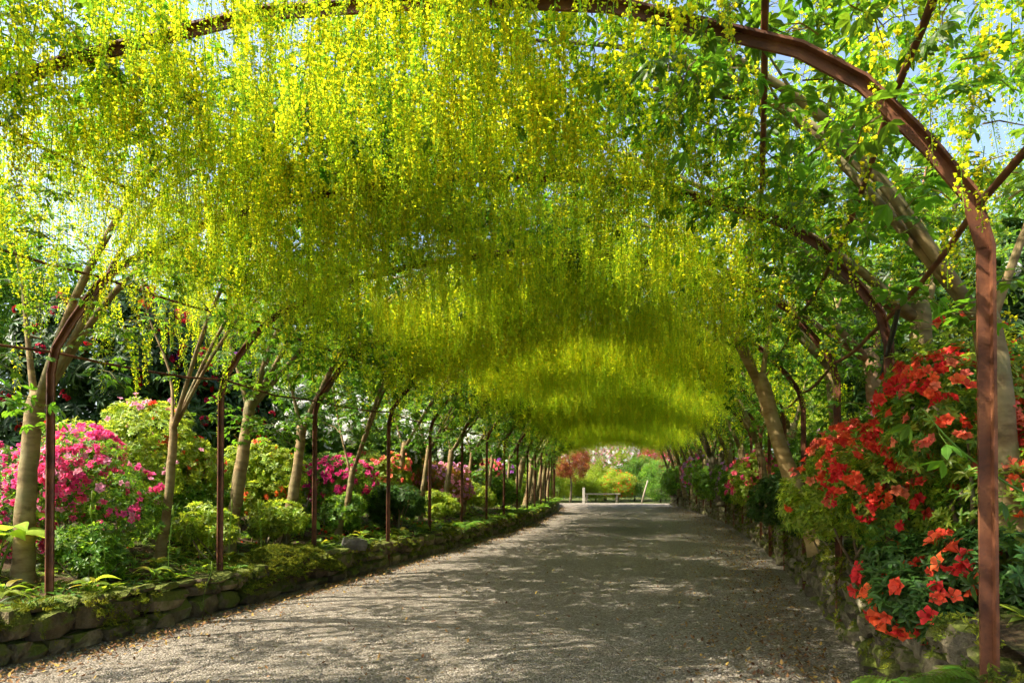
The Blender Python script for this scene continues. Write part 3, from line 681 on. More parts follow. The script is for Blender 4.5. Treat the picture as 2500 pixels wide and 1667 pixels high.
#@@PART4
# ------------------------------------------------------------------ shrubs
def lobed(c, r, n, lobes, zmin=-.55, seed=0, rough=.22, lr=.44):
    """points and normals over the surface of a lumpy bush"""
    g = np.random.default_rng(seed); c = np.asarray(c); r = np.asarray(r)
    z = g.uniform(zmin, 1, lobes); a = g.uniform(0, 6.283, lobes); q = np.sqrt(1 - z * z); cen = np.stack([q * np.cos(a), q * np.sin(a), z], 1) * .60
    rad = lr * g.uniform(.75, 1.25, lobes); m = n * 3
    li = g.integers(0, lobes, m); d = g.normal(size=(m, 3)); d /= np.linalg.norm(d, axis=1)[:, None]
    p = cen[li] + d * rad[li][:, None] * (1 - rough * g.random(m) ** 1.5)[:, None]
    ins = (np.linalg.norm(p[:, None, :] - cen[None], axis=2) < rad[None] * .72).any(1)
    k = ~ins | (g.random(m) < .12); p, d, li = p[k][:n], d[k][:n], li[k][:n]
    return c + p * r, d / r * r.mean(), li
def shrub(name, label, cat, c, r, leaves, nl, ls=1.0, bl=None, nb=0, bs=1.0, objs=True, group=None, lobes=16, seed=1, stem=M_TWIG, zmin=-.55, bname='blossom', patch=.5, up=.3, bl2=None, lr=.44, side=None):
    c = np.asarray(c, float); z0 = bedz(c[0], c[1]); t = empty(name, (c[0], c[1], z0), label, cat, group)
    pts, nr, li = lobed(c, r, nl, lobes, zmin, seed, lr=lr)
    k = pts[:, 2] > .06; pts, nr = pts[k], nr[k]
    scatter('foliage', leaves, pts, orient(nr * .8 + np.array((0, 0, .5)) + rng.normal(0, .3, nr.shape)), ls * rng.uniform(.75, 1.3, len(pts)), t)
    g = random.Random(seed)
    for i in range(6):
        e = c + np.array((g.uniform(-.6, .6), g.uniform(-.6, .6), g.uniform(-.1, .5))) * r; b0 = np.array((c[0] + g.uniform(-.12, .12), c[1] + g.uniform(-.12, .12), z0 - .05))
        b = B(); b.tube(smooth_path([b0, b0 * .6 + e * .4 + np.array((g.uniform(-.1, .1), g.uniform(-.1, .1), .05)), e], 3), np.linspace(.022 * min(1.6, r[2]), .006, 7), 5, jit=.1); b.obj('stem', stem, t, smooth=True)
    if bl:
        p2, n2, l2 = lobed(c, np.asarray(r) * 1.03, nb * 5, lobes, zmin, seed, rough=.10, lr=lr)
        gg = np.random.default_rng(seed + 50); wl = gg.random(lobes) ** (1 + 2 * patch)
        score = wl[l2] + up * n2[:, 2] + gg.normal(0, .22, len(l2))
        if side is not None: score = score + (n2 @ np.asarray(side)) * .5
        o_ = np.argsort(-score)[:nb]; p2, n2 = p2[o_], n2[o_]; n2 = n2 + np.array((0, -.25, .25)) + gg.normal(0, .3, n2.shape); ro = orient(n2); scl = bs * gg.uniform(.75, 1.25, nb)
        # the largest in view as single flowers, what is left as one mass
        di = np.hypot(p2[:, 0], p2[:, 1]); o_ = np.argsort(di + 4 * (n2[:, 1] > .3)); m = min(300, nb) if objs else 0
        for j, i in enumerate(o_[:m]):
            src = bl2 if bl2 and gg.random() < .3 else bl
            place(bname, src[int(gg.integers(0, len(src)))], t, p2[i], ro[i], scl[i])
        if nb > m: scatter('blossom_mass', bl, p2[o_[m:]], ro[o_[m:]], scl[o_[m:]], t)
    return t
AZ = 'azalea'; RHO = 'rhododendron'
# --- behind the low mossy wall
shrub('azalea_bush', 'large azalea bush covered in hot pink blossom behind the low mossy wall', AZ, (-4.55, 6.9, 1.12), (1.0, .75, .78), AZ_G, 2600, 1.0, BL['pink'], 620, 1.0, seed=11, bl2=BL['palepink'], up=.05, side=(.3, -.9, .1), patch=.25)
shrub('azalea_bush', 'yellow-green azalea with scattered pale pink blossom behind the hot pink one', AZ, (-4.75, 8.3, 1.55), (1.15, .7, .78), AZ_Y, 3000, 1.05, BL['palepink'], 60, 1.1, seed=12, bl2=BL['red'])
shrub('rhododendron_bush', 'tall dark rhododendron with a few deep red flowers', RHO, (-5.9, 10.1, 2.4), (1.7, 1.0, 1.75), RH_D, 1700, 1.25, TRUSS['crimson'], 70, 1.0, side=(.3, -.9, 0), seed=13, zmin=-.8, bname='truss')
shrub('rhododendron_bush', 'dark rhododendron with crimson and purple flowers behind the stout trunk', RHO, (-4.75, 10.9, 2.1), (.95, .8, 1.35), RH_D, 1000, 1.2, TRUSS['crimson'], 80, 1.0, side=(.3, -.9, 0), seed=14, zmin=-.8, bname='truss', bl2=TRUSS['purple'])
shrub('azalea_bush', 'small azalea with scarlet blossom over a dark green bush', AZ, (-3.95, 8.45, 1.40), (.55, .45, .42), AZ_Y, 900, 1.0, BL['red'], 70, 1.15, seed=15)
shrub('green_bush', 'dark green leafy bush below the scarlet azalea', 'bush', (-3.85, 8.25, .85), (.60, .45, .42), AZ_G, 1300, 1.1, seed=16)
shrub('azalea_bush', 'loose light green azalea with a few orange blossoms by the moss mound', AZ, (-3.5, 9.5, 1.22), (.62, .5, .66), AZ_Y, 1300, 1.25, BL['orange'], 34, 1.0, seed=17)
shrub('rhododendron_bush', 'tall rhododendron with white flower trusses behind the forked trunk', RHO, (-4.0, 12.8, 2.0), (1.35, .9, 1.15), RH_G, 1300, 1.15, TRUSS['white'], 130, 1.15, side=(.3, -.8, .1), seed=18, zmin=-.8, bname='truss')
shrub('rhododendron_bush', 'white rhododendron behind the magenta azalea', RHO, (-3.1, 15.0, 2.0), (1.2, .9, 1.05), RH_G, 1200, 1.15, TRUSS['white'], 130, 1.2, side=(.3, -.8, .1), seed=19, zmin=-.8, bname='truss')
shrub('rhododendron_bush', 'white rhododendron behind the bronze azalea', RHO, (-2.3, 18.4, 2.1), (1.4, 1.1, 1.1), RH_G, 1200, 1.3, TRUSS['white'], 130, 1.3, side=(.3, -.8, .1), seed=20, zmin=-.8, bname='truss')
shrub('rhododendron_bush', 'white rhododendron with mauve flowers deep in the bed far along the low wall', RHO, (-.9, 25.5, 2.3), (1.6, 1.3, 1.3), RH_G, 1200, 1.5, TRUSS['white'], 70, 1.6, seed=21, zmin=-.8, bname='truss', bl2=TRUSS['mauve'])
shrub('azalea_bush', 'low magenta azalea behind the big round green leaves', AZ, (-3.2, 11.6, 1.18), (1.05, .7, .62), AZ_G, 1900, 1.15, BL['magenta'], 230, 1.25, seed=22, bl2=BL['pink'], up=.0, side=(.2, -.7, 0))
shrub('azalea_bush', 'low azalea with orange-red blossom beside the dark green bush', AZ, (-2.45, 12.7, 1.3), (.6, .5, .6), AZ_Y, 1000, 1.2, BL['coral'], 110, 1.3, seed=23, bl2=BL['rose'], side=(.2, -.7, 0))
shrub('green_bush', 'low dark green bush at the foot of an iron arch', 'bush', (-2.1, 12.1, .82), (.55, .5, .42), AZ_D, 1200, 1.15, seed=24)
shrub('azalea_bush', 'bronze leaved azalea mound with dusky orange tips', AZ, (-2.6, 16.1, 1.6), (.95, .7, .5), AZ_O, 1500, 1.4, BL['coral'], 90, 1.0, seed=25)
shrub('azalea_bush', 'dusky pink azalea below the bronze azalea', AZ, (-1.75, 16.2, 1.12), (.85, .6, .62), AZ_O, 1200, 1.35, BL['palepink'], 180, 1.3, seed=26, bl2=BL['mauve'], side=(.2, -.7, 0))
shrub('azalea_bush', 'magenta azalea standing above the dusky pink one', AZ, (-1.5, 18.9, 1.9), (.7, .6, .5), AZ_G, 900, 1.4, BL['magenta'], 120, 1.5, seed=27)
shrub('azalea_bush', 'rose red azalea far along the low mossy wall', AZ, (-.9, 21.6, 1.2), (.8, .8, .65), AZ_G, 1000, 1.6, BL['rose'], 120, 1.7, seed=28)
shrub('green_bush', 'bright green bush far along the low mossy wall', 'bush', (-.1, 27.5, 1.1), (.9, 1.2, .75), AZ_Y, 900, 2.0, seed=29)
shrub('azalea_bush', 'purple azalea between two far trunks of the low wall side', AZ, (-.5, 23.6, 1.5), (.7, .6, .5), AZ_G, 700, 1.7, BL['purple'], 80, 1.7, seed=30)
for x, y, zc, r_, lv, lb, sd_ in [(-3.75, 6.05, .62, .28, AZ_G, 'small leafy green plant at the foot of the thick pale trunk', 31), (-3.35, 7.55, .72, .30, AZ_Y, 'small bright green bush between the slim trunk and the moss mound', 32), (-3.0, 8.75, .72, .30, AZ_Y, 'small bright bush beside the stout leaning trunk', 33), (-2.65, 10.6, .75, .34, AZ_G, 'small green bush at the foot of the crooked laburnum', 34), (-5.0, 5.6, .9, .5, AZ_G, 'green azalea without flowers beside the hot pink azalea', 35), (-1.5, 14.2, .75, .36, AZ_Y, 'small bright bush by the sunlit trunk', 36), (-3.9, 10.0, 1.3, .55, AZ_G, 'mid green bush between the scarlet azalea and the magenta azalea', 37), (-1.0, 17.2, .85, .5, AZ_Y, 'bright green bush beyond the dusky pink azalea', 38), (-.35, 19.4, .9, .55, AZ_G, 'green bush below the magenta azalea', 39)]:
    shrub('green_bush', lb, 'bush', (x, y, zc), (r_ * 1.2, r_, r_), lv, int(1500 * r_), 1.0 + .02 * y, seed=sd_, lobes=10)
# --- behind the taller grey wall
shrub('azalea_bush', 'large red azalea hanging over the grey wall round the broad dark post', AZ, (2.72, 4.0, 1.30), (.78, .95, .82), AZ_G + AZ_Y, 4200, 1.0, BL['red'], 600, 1.05, seed=41, bl2=BL['coral'], up=.30, lobes=20, side=(-.3, -.5, .3), patch=.2)
shrub('azalea_bush', 'coral red azalea beside the large red one, spilling down the grey wall', AZ, (2.80, 5.45, 1.10), (.58, .72, .62), AZ_Y, 2400, 1.0, BL['coral'], 190, 1.0, seed=42, bl2=BL['red'], side=(-.4, -.5, .3), patch=.4)
shrub('azalea_bush', 'rose pink azalea behind the coral red one', AZ, (3.42, 5.95, 1.62), (.5, .5, .45), AZ_G, 900, 1.0, BL['palepink'], 90, 1.15, seed=43, bl2=BL['rose'])
shrub('azalea_bush', 'dark leaved azalea drooping low over the grey wall with few red flowers', AZ, (2.3, 3.5, .68), (.45, .65, .36), AZ_D, 1900, 1.15, BL['red'], 44, 1.4, seed=44, up=-.1, side=(-.5, -.5, 0))
shrub('green_bush', 'bright yellow-green bush at the foot of the far leaning trunk', 'bush', (3.05, 6.5, .92), (.42, .42, .36), AZ_Y, 1200, 1.0, BL['rose'], 12, 1.1, seed=45)
shrub('green_bush', 'deep green bush on the grey wall behind the far leaning trunk', 'bush', (3.75, 8.9, .95), (.62, .9, .5), AZ_D, 1800, 1.1, seed=46)
shrub('azalea_bush', 'green azalea with a few purple flowers behind a slim pale trunk', AZ, (4.5, 9.8, 1.5), (.7, .7, .6), AZ_G, 1300, 1.2, BL['mauve'], 26, 1.3, seed=47)
shrub('rhododendron_bush', 'big glossy rhododendron with a few white trusses behind the red azalea', RHO, (5.0, 7.6, 2.6), (1.3, 1.1, 1.7), RH_D, 1500, 1.15, TRUSS['white'], 16, 1.0, seed=48, zmin=-.8, bname='truss')
shrub('azalea_bush', 'azalea with mixed pink and scarlet blossom on the grey wall', AZ, (5.15, 14.4, 1.25), (.6, .8, .62), AZ_Y, 1100, 1.35, BL['rose'], 130, 1.4, seed=49, bl2=BL['pink'], side=(-.5, -.5, 0))
shrub('green_bush', 'mid green bush on the grey wall beyond the mixed pink azalea', 'bush', (5.85, 17.0, 1.1), (.65, 1.1, .6), AZ_G, 1300, 1.5, seed=50)
shrub('azalea_bush', 'mauve azalea beside the black gnarled trunk', AZ, (6.15, 19.0, 1.3), (.6, .8, .55), AZ_G, 900, 1.5, BL['mauve'], 90, 1.6, seed=51, side=(-.5, -.5, 0))
shrub('green_bush', 'mid green bush on the grey wall past the black gnarled trunk', 'bush', (6.75, 22.5, 1.15), (.7, 1.5, .65), AZ_G, 1300, 1.8, seed=52)
shrub('azalea_bush', 'orchid pink azalea far along the grey wall', AZ, (7.2, 25.6, 1.5), (.7, 1.2, .75), AZ_G, 900, 1.8, BL['mauve'], 110, 2.0, seed=53, bl2=BL['pink'])
shrub('azalea_bush', 'orange-pink azalea tall behind the far trunks of the grey wall side', AZ, (8.2, 29, 2.0), (.9, 1.6, 1.1), AZ_Y, 900, 2.0, BL['coral'], 150, 2.2, seed=54, bl2=BL['palepink'])
shrub('green_bush', 'olive green bush at the far end of the grey wall', 'bush', (7.75, 31.5, 1.15), (.8, 2.0, .75), AZ_G, 1100, 2.0, seed=55)

# ------------------------------------------------------------------ trees and tall shrubs behind the beds
def wood(name, label, x, y, h, r, leaves, n, ls=1.0, tr=.14, bark=M_BARKD, lobes=22, low=.25, seed=0, cat='tree', group=None, flower=None, nf=0):
    z0 = bedz(x, y) if y < 36 else 0; t = empty(name, (x, y, z0), label, cat, group); hc = h * (1 - low) / 2; cz = z0 + h * low + hc
    b = B(); b.tube(smooth_path([(x, y, z0 - .1), (x + .1, y, z0 + h * .3), (x - .05, y + .1, z0 + h * .6), (x, y, z0 + h * .92)], 4), np.linspace(tr, tr * .25, 13), 8, jit=.06); b.obj('trunk', bark, t, smooth=True)
    g = random.Random(seed)
    for i in range(5):
        zz = z0 + h * g.uniform(low, .7); a = g.uniform(0, 6.3); e = np.array((x + math.cos(a) * r * .8, y + math.sin(a) * r * .8, zz + h * .15))
        b = B(); b.tube(smooth_path([(x, y, zz), ((x + e[0]) / 2, (y + e[1]) / 2, zz + .15), e], 3), np.linspace(tr * .4, .012, 7), 5); b.obj('limb', bark, t, smooth=True)
    p, nr, li = lobed((x, y, cz), (r, r, hc), n, lobes, -.9, seed, rough=.5, lr=.40)
    scatter('crown', leaves, p, orient(nr * .5 + np.array((0, 0, .7)) + rng.normal(0, .4, nr.shape)), ls * rng.uniform(.7, 1.3, len(p)), t)
    if flower:
        p, nr, li = lobed((x, y, cz), (r * 1.03, r * 1.03, hc * 1.03), nf, lobes, -.9, seed, rough=.1, lr=.40); scatter('blossom_mass', flower, p, orient(nr + rng.normal(0, .3, nr.shape)), ls * 1.6, t)
    return t
GB = 'trees behind the garden beds'
for i, (x, y, h, r, lv, n, ls, low, lb) in enumerate([
    (-10.5, 9.0, 5.4, 1.9, CL_D, 420, 1.0, .05, 'dark evergreen tree behind the tall dark rhododendron'),
    (-10.8, 12.8, 5.6, 2.1, CL_G, 520, 1.1, .1, 'mid green tree behind the dark rhododendron bushes'),
    (-7.0, 14.5, 4.2, 1.5, CL_D, 420, 1.0, .05, 'dark green tree behind the white rhododendrons'),
    (-8.5, 18.0, 6.5, 2.1, CL_Y, 520, 1.2, .15, 'bright yellow-green tree behind the white rhododendrons'),
    (-5.6, 20.5, 5.0, 1.7, CL_G, 480, 1.2, .05, 'leafy green tree behind the bronze azalea'),
    (-6.0, 26.0, 6.0, 2.2, CL_D, 520, 1.3, .05, 'broad dark tree behind the rose red azalea'),
    (-3.4, 30.0, 5.5, 2.0, CL_G, 520, 1.4, .05, 'green tree far behind the low mossy wall'),
    (-12.5, 15.5, 8.0, 2.8, CL_G, 560, 1.5, .1, 'tall green tree on the slope behind the dark evergreen'),
    (5.2, 4.6, 4.2, 1.2, CL_D, 420, .9, .1, 'dark evergreen tree close behind the large red azalea'),
    (7.3, 7.2, 5.8, 1.8, CL_G, 560, 1.0, .05, 'fresh green tree behind the glossy rhododendron'),
    (6.6, 11.0, 5.0, 1.7, CL_Y, 560, 1.0, .05, 'bright yellow-green tree behind the purple flowered azalea'),
    (9.8, 13.5, 6.5, 2.2, CL_G, 560, 1.2, .05, 'mid green tree behind the yellow-green tree of the grey wall side'),
    (9.2, 18.0, 5.0, 1.8, CL_Y, 520, 1.2, .05, 'sunny yellow-green tree behind the mauve azalea'),
    (10.5, 22.0, 7.0, 2.6, CL_Y, 560, 1.5, .1, 'yellow-green tree behind the far bushes of the grey wall'),
    (10.8, 29.0, 6.5, 2.5, CL_G, 560, 1.5, .05, 'green tree behind the orange-pink azalea'),
    (13.0, 9.5, 9.0, 3.0, CL_D, 620, 1.5, .05, 'tall dark conifer standing high behind the grey wall bed')]):
    wood('garden_tree', lb, x, y, h, r, lv, n, ls, low=low, seed=60 + i, group=GB)

# ------------------------------------------------------------------ the open garden beyond the tunnel
wood('red_maple', 'small red-brown maple beside the bench at the end of the tunnel', 3.3, 38.8, 3.4, 1.25, CL_R, 330, .7, .07, M_BARKD, low=.35, seed=90)
for i, (x, y, h, r, lv, lb) in enumerate([(2.9, 42.2, 2.6, 1.3, CL_Y, 'pale green bush between the red-brown maple and the bench'), (5.2, 42.6, 2.3, 1.5, CL_Y, 'broad golden green hedge bush below the pink flowering tree'), (7.6, 42.4, 2.9, 1.5, CL_G, 'leafy bush between the golden bush and the leaning pole'), (.2, 37.6, 2.2, 1.1, CL_Y, 'bright bush where the low wall ends'), (10.0, 37.8, 2.6, 1.3, CL_G, 'dark bush where the grey wall ends')]):
    wood('garden_bush', lb, x, y, h, r, lv, 420, .85, .05, low=.0, seed=140 + i, cat='bush')
wood('pink_maple', 'pale pink and white flowering tree beyond the bench', 6.0, 44.0, 5.0, 2.6, CL_Y, 300, .9, .12, low=.2, seed=91, flower=TRUSS['white'] + BL['palepink'] + BL['palepink'], nf=1500)
for i, (x, y, h, r, lv, lb, fl) in enumerate([(4.2, 40.6, 1.7, 1.1, CL_Y, 'sunlit yellow-green bush right behind the bench', None), (6.3, 40.8, 1.9, 1.2, CL_Y, 'golden green bush beside the bench at the tunnel end', BL['orange']), (8.6, 39.6, 2.4, 1.3, CL_G, 'green bush beside the leaning pole at the tunnel end', None),
    (1.2, 40.0, 3.2, 1.6, CL_G, 'green bush behind the red-brown maple', None), (9.8, 43.5, 4.5, 1.8, CL_R, 'red flowering bush behind the leaning pole', BL['pink'])]):
    wood('garden_bush', lb, x, y, h, r, lv, 360, .8, .05, low=.02, seed=95 + i, cat='bush', flower=fl, nf=240)
for i, (x, y, h, r, lv, lb) in enumerate([(1.5, 52, 9, 3.5, CL_G, 'tall green tree behind the red-brown maple'), (8.5, 54, 10, 4, CL_Y, 'tall yellow-green tree behind the pink flowering tree'), (15, 50, 9, 4, CL_D, 'tall dark tree behind the red flowering bush'), (-6, 48, 10, 4, CL_D, 'tall dark tree far behind the white rhododendron'), (-13, 34, 9, 3.5, CL_G, 'tall green tree far up the slope behind the broad dark tree')]):
    wood('garden_tree', lb, x, y, h, r, lv, 620, 1.7, .25, low=.02, seed=120 + i, group=GB)
bt = empty('garden_bench', (5.1, 38.9, 0), 'low pale wooden bench at the end of the path', 'bench')
b = B(); b.box((5.1, 38.9, .47), ((1, 0, 0), (0, 1, 0), (0, 0, 1)), (1.05, .20, .035)); b.obj('seat', M_WOOD, bt)
for dx in (-.85, .85):
    b = B(); b.box((5.1 + dx, 38.9, .21), ((1, 0, 0), (0, 1, 0), (0, 0, 1)), (.05, .17, .228)); b.obj('leg', M_WOOD, bt)
b = B(); b.box((3.95, 37.6, .4), ((1, 0, 0), (0, 1, 0), (0, 0, 1)), (.06, .06, .45)); tag(b.obj('wooden_post', M_POSTW), 'short pale post standing beside the red-brown maple', 'post')
b = B(); b.tube([(7.05, 37.2, -.05), (7.2, 37.2, .55), (7.4, 37.2, 1.25)], [.045, .042, .038], 8); tag(b.obj('leaning_pole', M_WOOD, smooth=True), 'thin pale pole leaning at the end of the grey wall', 'pole')

# ------------------------------------------------------------------ small plants
def fern(x, y, z, sc_, label, n=9, group='ferns on the walls', tilt=(0, 0)):
    t = empty('fern', (x, y, z), label, 'fern', group); a0 = rng.uniform(0, 6)
    for k in range(n): place('frond', FROND[k % 3], t, (x, y, z), (tilt[0] + rng.normal(0, .12), tilt[1] - rng.uniform(-.25, .25), a0 + 6.283 * k / n + rng.normal(0, .2)), sc_ * rng.uniform(.8, 1.15))
for st, la, z, s_, lb in [(3.75, 2.96, .50, .75, 'large fern growing from the grey wall in front of the broad dark post'), (4.45, 2.92, .25, .8, 'dark fern at the foot of the grey wall below the broad dark post'), (9.9, 3.0, .62, .9, 'fern hanging over the grey wall below the deep green bush'), (11.0, 3.04, .62, .8, 'fern on the grey wall beside a rusty post past the leaning trunk'),
    (9.0, 4.3, .85, 1.2, 'bright fern behind the slim pale trunk of the grey wall bed'), (13.6, -2.75, .36, .9, 'arching fern on the low mossy wall near the sunlit trunk'), (15.2, -2.8, .36, .7, 'fern on the low mossy wall below the dusky pink azalea')]:
    x, y = P(st, la); fern(x, y, z, s_, lb)
for st in (16.6, 17.6, 18.9, 20.1, 21.2, 22.3, 23.5, 24.8, 26, 27.2, 28.4, 29.6, 31, 32.4):
    x, y = P(st, -2.8 + rng.uniform(-.1, .1)); fern(x, y, .36, rng.uniform(.7, 1.0), 'yellow-green fern on the far stretch of the low mossy wall', 8)
def broad_leaf(L, W, seed, col, cup=.25):
    random.seed(seed); n, m = 7, 5; V = []; C = []
    for i in range(n):
        t = i / (n - 1); w_ = W * math.sin(math.pi * min(1, t * .9 + .1)) ** .7 * (1 - t ** 4)
        for j in range(m):
            u = j / (m - 1) * 2 - 1; V.append((L * t, w_ * u, L * (.35 * t - .55 * t * t) + cup * w_ * u * u + .006 * (j % 2))); C.append(np.array(col) * (.85 + .3 * (j % 2)))
    F = [(i * m + j, i * m + j + 1, (i + 1) * m + j + 1, (i + 1) * m + j) for i in range(n - 1) for j in range(m - 1)]
    return mk_mesh('leaf', V, F, M_LEAF, C, True)
HOS = [broad_leaf(.34, .11, 1, (.26, .36, .04)), broad_leaf(.30, .10, 2, (.20, .32, .04))]; RND = [broad_leaf(.36, .17, 3, (.07, .17, .04), .15), broad_leaf(.30, .15, 4, (.10, .22, .05), .15)]
SMALL = [broad_leaf(.16, .045, 5, (.13, .21, .03)), broad_leaf(.19, .05, 6, (.20, .26, .035)), broad_leaf(.15, .04, 7, (.30, .27, .03))]
def leafy(name, label, x, y, meshes, n, lift, s_, group=None, hz=0.0):
    z = bedz(x, y); t = empty(name, (x, y, z), label, 'plant', group)
    for k in range(n):
        a = 6.283 * k / n + rng.normal(0, .3); h = lift * rng.uniform(.4, 1); e = np.array((x + math.cos(a) * h * .35, y + math.sin(a) * h * .35, z + h))
        b = B(); b.tube([(x, y, z - .02), ((x + e[0]) / 2, (y + e[1]) / 2, z + h * .6), e], [.006, .005, .004], 4, (.16, .25, .05), cap=False); sk = b.obj('stalk', M_LEAF, t)
        place('leaf', meshes[k % len(meshes)], sk, e - np.array((x, y, z)), (rng.normal(0, .25), -rng.uniform(-.1, .45), a), s_ * rng.uniform(.8, 1.15))
leafy('hosta_plant', 'large yellow-green ribbed leaf plant beside the thick pale trunk', -4.35, 5.75, HOS, 11, .55, 1.0)
leafy('round_leaf_plant', 'plant with big round green leaves by an iron post', -3.0, 9.75, RND, 6, .42, 1.0)
leafy('poppy_plant', 'leafy plant below the yellow poppy flower', -1.95, 13.3, RND, 6, .35, .9)
for i, (st, la) in enumerate([(3.9, -3.05), (4.5, -3.3), (5.0, -3.0), (5.3, -3.35), (5.7, -3.05), (6.0, -3.3), (6.9, -3.15), (8.6, -3.1), (9.3, -3.0), (9.9, -3.2), (11.0, -3.05), (11.9, -3.0)]):
    x, y = P(st, la); leafy('seedling_plant', 'small broad leaved plant on top of the low mossy wall', x, y, SMALL, 8, .10, .9, 'small plants along the low wall')
pz = bedz(-1.95, 13.2); pt = empty('yellow_poppy', (-1.95, 13.2, pz), 'single yellow poppy flower on a thin stem', 'flower')
b = B(); b.tube([(-1.95, 13.2, pz), (-1.93, 13.2, pz + .35), (-1.92, 13.19, pz + .62)], .005, 5, (.16, .25, .05)); b.obj('stem', M_LEAF, pt)
place('flower', make_blossom((.85, .60, .02), .09, 1, 990, 'flower'), pt, (-1.92, 13.19, pz + .60), (.5, 0, 0), 1.0)
def budstalk(x, y, h, bend):
    z = bedz(x, y); t = empty('budding_stalk', (x, y, z), 'tall thin green stalk ending in a closed bud before the pink azalea' if y < 8 else 'tall thin green stalk with a closed bud among the far low wall plants', 'flower stalk', 'budding stalks in the bed')
    b = B(); tip = np.array((x + bend, y + bend * .3, z + h)); b.tube(smooth_path([(x, y, z - .02), (x + bend * .2, y, z + h * .55), tip]), .0032, 5, (.12, .20, .04)); b.obj('stem', M_LEAF, t)
    b = B(); b.tube([tip, tip + (0, 0, .02), tip + (0, 0, .055), tip + (0, 0, .10)], [.003, .010, .009, .002], 6, (.16, .23, .05)); b.obj('bud', M_LEAF, t, smooth=True)
for x, y, h, bd in [(-3.50, 5.75, .62, -.04), (-3.46, 5.82, .74, -.10), (-3.20, 6.35, .60, .04), (-3.02, 6.8, .55, .0), (-3.05, 7.35, .62, .03), (-2.9, 7.9, .6, -.03), (-2.95, 6.5, .42, .08), (-2.55, 9.2, .6, .02), (-2.3, 10.4, .55, .0), (-1.9, 11.9, .5, .02)]: budstalk(x, y, h, bd)
# moss mound over the low wall
t = empty('moss_mound', (*P(7.4, -2.95), .3), 'bright green moss mound draped over the low stone wall', 'moss')
ns, nw = 26, 9; V = []
for i in range(ns):
    for j in range(nw):
        u = i / (ns - 1); v = j / (nw - 1); st = 6.55 + 2.0 * u; x, y = P(st, -2.66 - .75 * v)
        V.append((x, y, .26 + .24 * math.sin(math.pi * min(1, .12 + v * .8)) * math.sin(math.pi * u) ** .5 + .025 * math.sin(9 * st) * math.sin(7 * v + st) - .16 * (1 - v) ** 5))
F = [(i * nw + j, i * nw + j + 1, (i + 1) * nw + j + 1, (i + 1) * nw + j) for i in range(ns - 1) for j in range(nw - 1)]
mk('mound', V, F, M_SOIL, t, smooth=True); V = np.array(V)
k = rng.integers(0, len(F), 3600); w4 = rng.dirichlet((1, 1, 1, 1), 3600); pp = (V[np.array(F)[k]] * w4[:, :, None]).sum(1)
scatter('moss', MOSS, pp, orient(np.array((.25, -.1, 1)) + rng.normal(0, .3, (3600, 3))), rng.uniform(.7, 1.3, 3600), t)
# long leafy shoot leaning across the near post
t = empty('leafy_shoot', (2.15, 2.75, 1.2), 'thin green shoot with a few leaves leaning across the broad dark post', 'shoot')
sh = smooth_path([(2.15, 2.75, 1.2), (1.85, 2.55, 1.28), (1.62, 2.5, 1.42), (1.5, 2.5, 1.56)], 4)
b = B(); b.tube(sh, np.linspace(.006, .002, len(sh)), 5, (.14, .24, .04)); b.obj('stem', M_LEAF, t, smooth=True)
for k, i in enumerate((2, 4, 6, 8, 10, 12)): place('leaf', TRILEAF[k % 3], t, sh[i], (rng.normal(0, .4), rng.normal(0, .4), rng.uniform(0, 6.3)), 1.1)
# loose pale stone on the low wall
x, y = P(9.0, -2.82); place('loose_stone', mk_mesh('loose_stone', *STV[3], mat_stone('pale_stone', .72, ((.22, .20, .17), (.38, .35, .30), (.5, .47, .42)))), None, (x, y, .42), (.1, .15, .4), (.36, .24, .17))
tag(bpy.data.objects['loose_stone'], 'pale grey loose stone lying on top of the low mossy wall', 'stone')
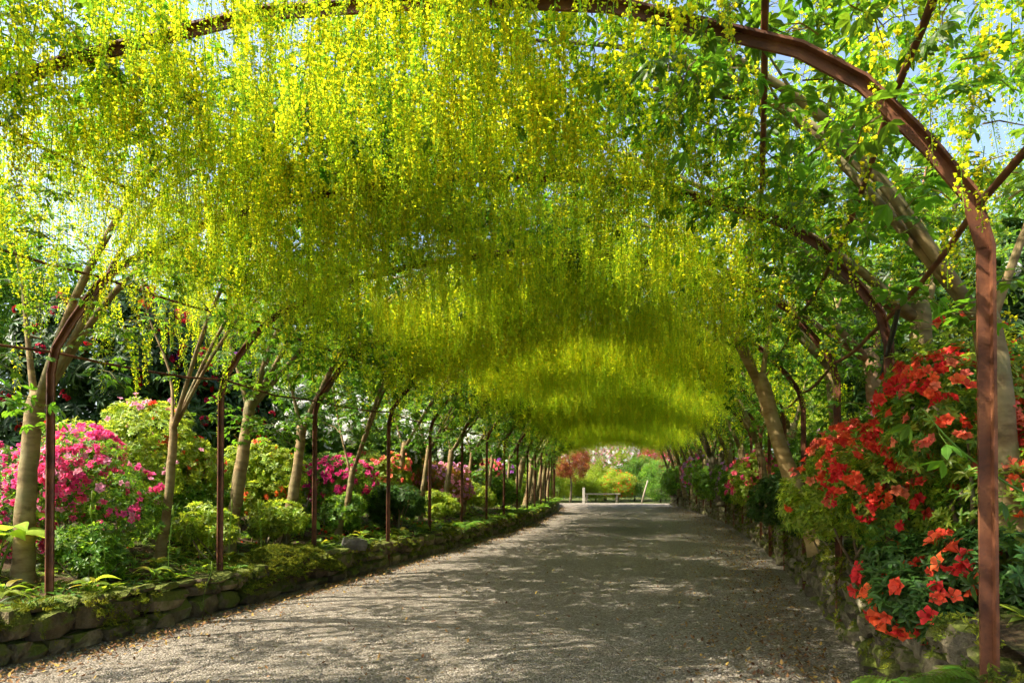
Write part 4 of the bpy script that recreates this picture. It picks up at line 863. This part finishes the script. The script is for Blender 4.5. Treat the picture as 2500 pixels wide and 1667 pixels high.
# white plant tag on a wire
t = empty('plant_tag', (3.2, 5.88, 2.72), 'round white plant tag hanging on a wire by the leaning pale trunk', 'tag')
b = B(); b.tube([(3.2, 5.88, 3.0), (3.205, 5.88, 2.85), (3.2, 5.88, 2.745)], .0018, 4); wi = b.obj('wire', M_WRAP, t)
b = B(); b.tube([(3.2, 5.874, 2.72), (3.2, 5.880, 2.72)], .026, 14); b.obj('disc', M_TAG, wi)

# ------------------------------------------------------------------ ground cover, litter and loose gravel
def on_bed(n, smin, smax, l0, l1, side):
    S = smin + (smax - smin) * rng.random(n) ** 1.4; L = side * (l0 + (l1 - l0) * rng.random(n) ** 1.3); x, y = P(S, L); return np.stack([x, y, [bedz(a, c) for a, c in zip(x, y)]], 1)
p = np.r_[on_bed(4200, 2, 35, 2.9, 6.0, -1), on_bed(1500, 2, 35, 3.2, 6.5, 1)]
scatter('ground_cover', GC, p, orient(np.array((0, 0, 1)) + rng.normal(0, .2, (len(p), 3))), rng.uniform(.6, 1.3, len(p)), label='low green leafy ground cover on the garden beds', cat='ground cover')
S = 3 + 30 * rng.random(12000) ** 1.8; e = rng.random(12000); L = np.where(e < .36, -2.62 + np.abs(rng.normal(0, .22, 12000)), np.where(e < .86, 2.74 - np.abs(rng.normal(0, .55, 12000)), rng.uniform(-2.6, 2.6, 12000))); x, y = P(S, L)
p = np.r_[np.stack([x, y, np.full(12000, .006)], 1), on_bed(2200, 2.5, 20, 2.9, 5.5, -1) + (0, 0, .02)]
scatter('fallen_leaves', FLAKES, p, orient(np.array((0, 0, 1)) + rng.normal(0, .22, (len(p), 3))), rng.uniform(.45, 1.1, len(p)), label='brown fallen leaves along the edges of the path', cat='leaves')
S = 3 + 11 * rng.random(16000) ** 1.6; x, y = P(S, rng.uniform(-2.72, 2.8, 16000)); p = np.stack([x, y, np.full(16000, .0)], 1)
scatter('gravel', PEB, p, orient(np.array((0, 0, 1)) + rng.normal(0, .4, (16000, 3))), rng.uniform(.003, .010, 16000) * rng.uniform(.8, 1.3, 16000), label='loose pale gravel stones on the path', cat='gravel')
p = on_bed(260, 3, 14, 3.2, 4.6, -1); p = p[p[:, 1] > 7.2]
scatter('fallen_petals', BL['red'], p, orient(rng.normal(0, 1, (len(p), 3))), .7, label='red fallen petals on the dark soil', cat='petals')
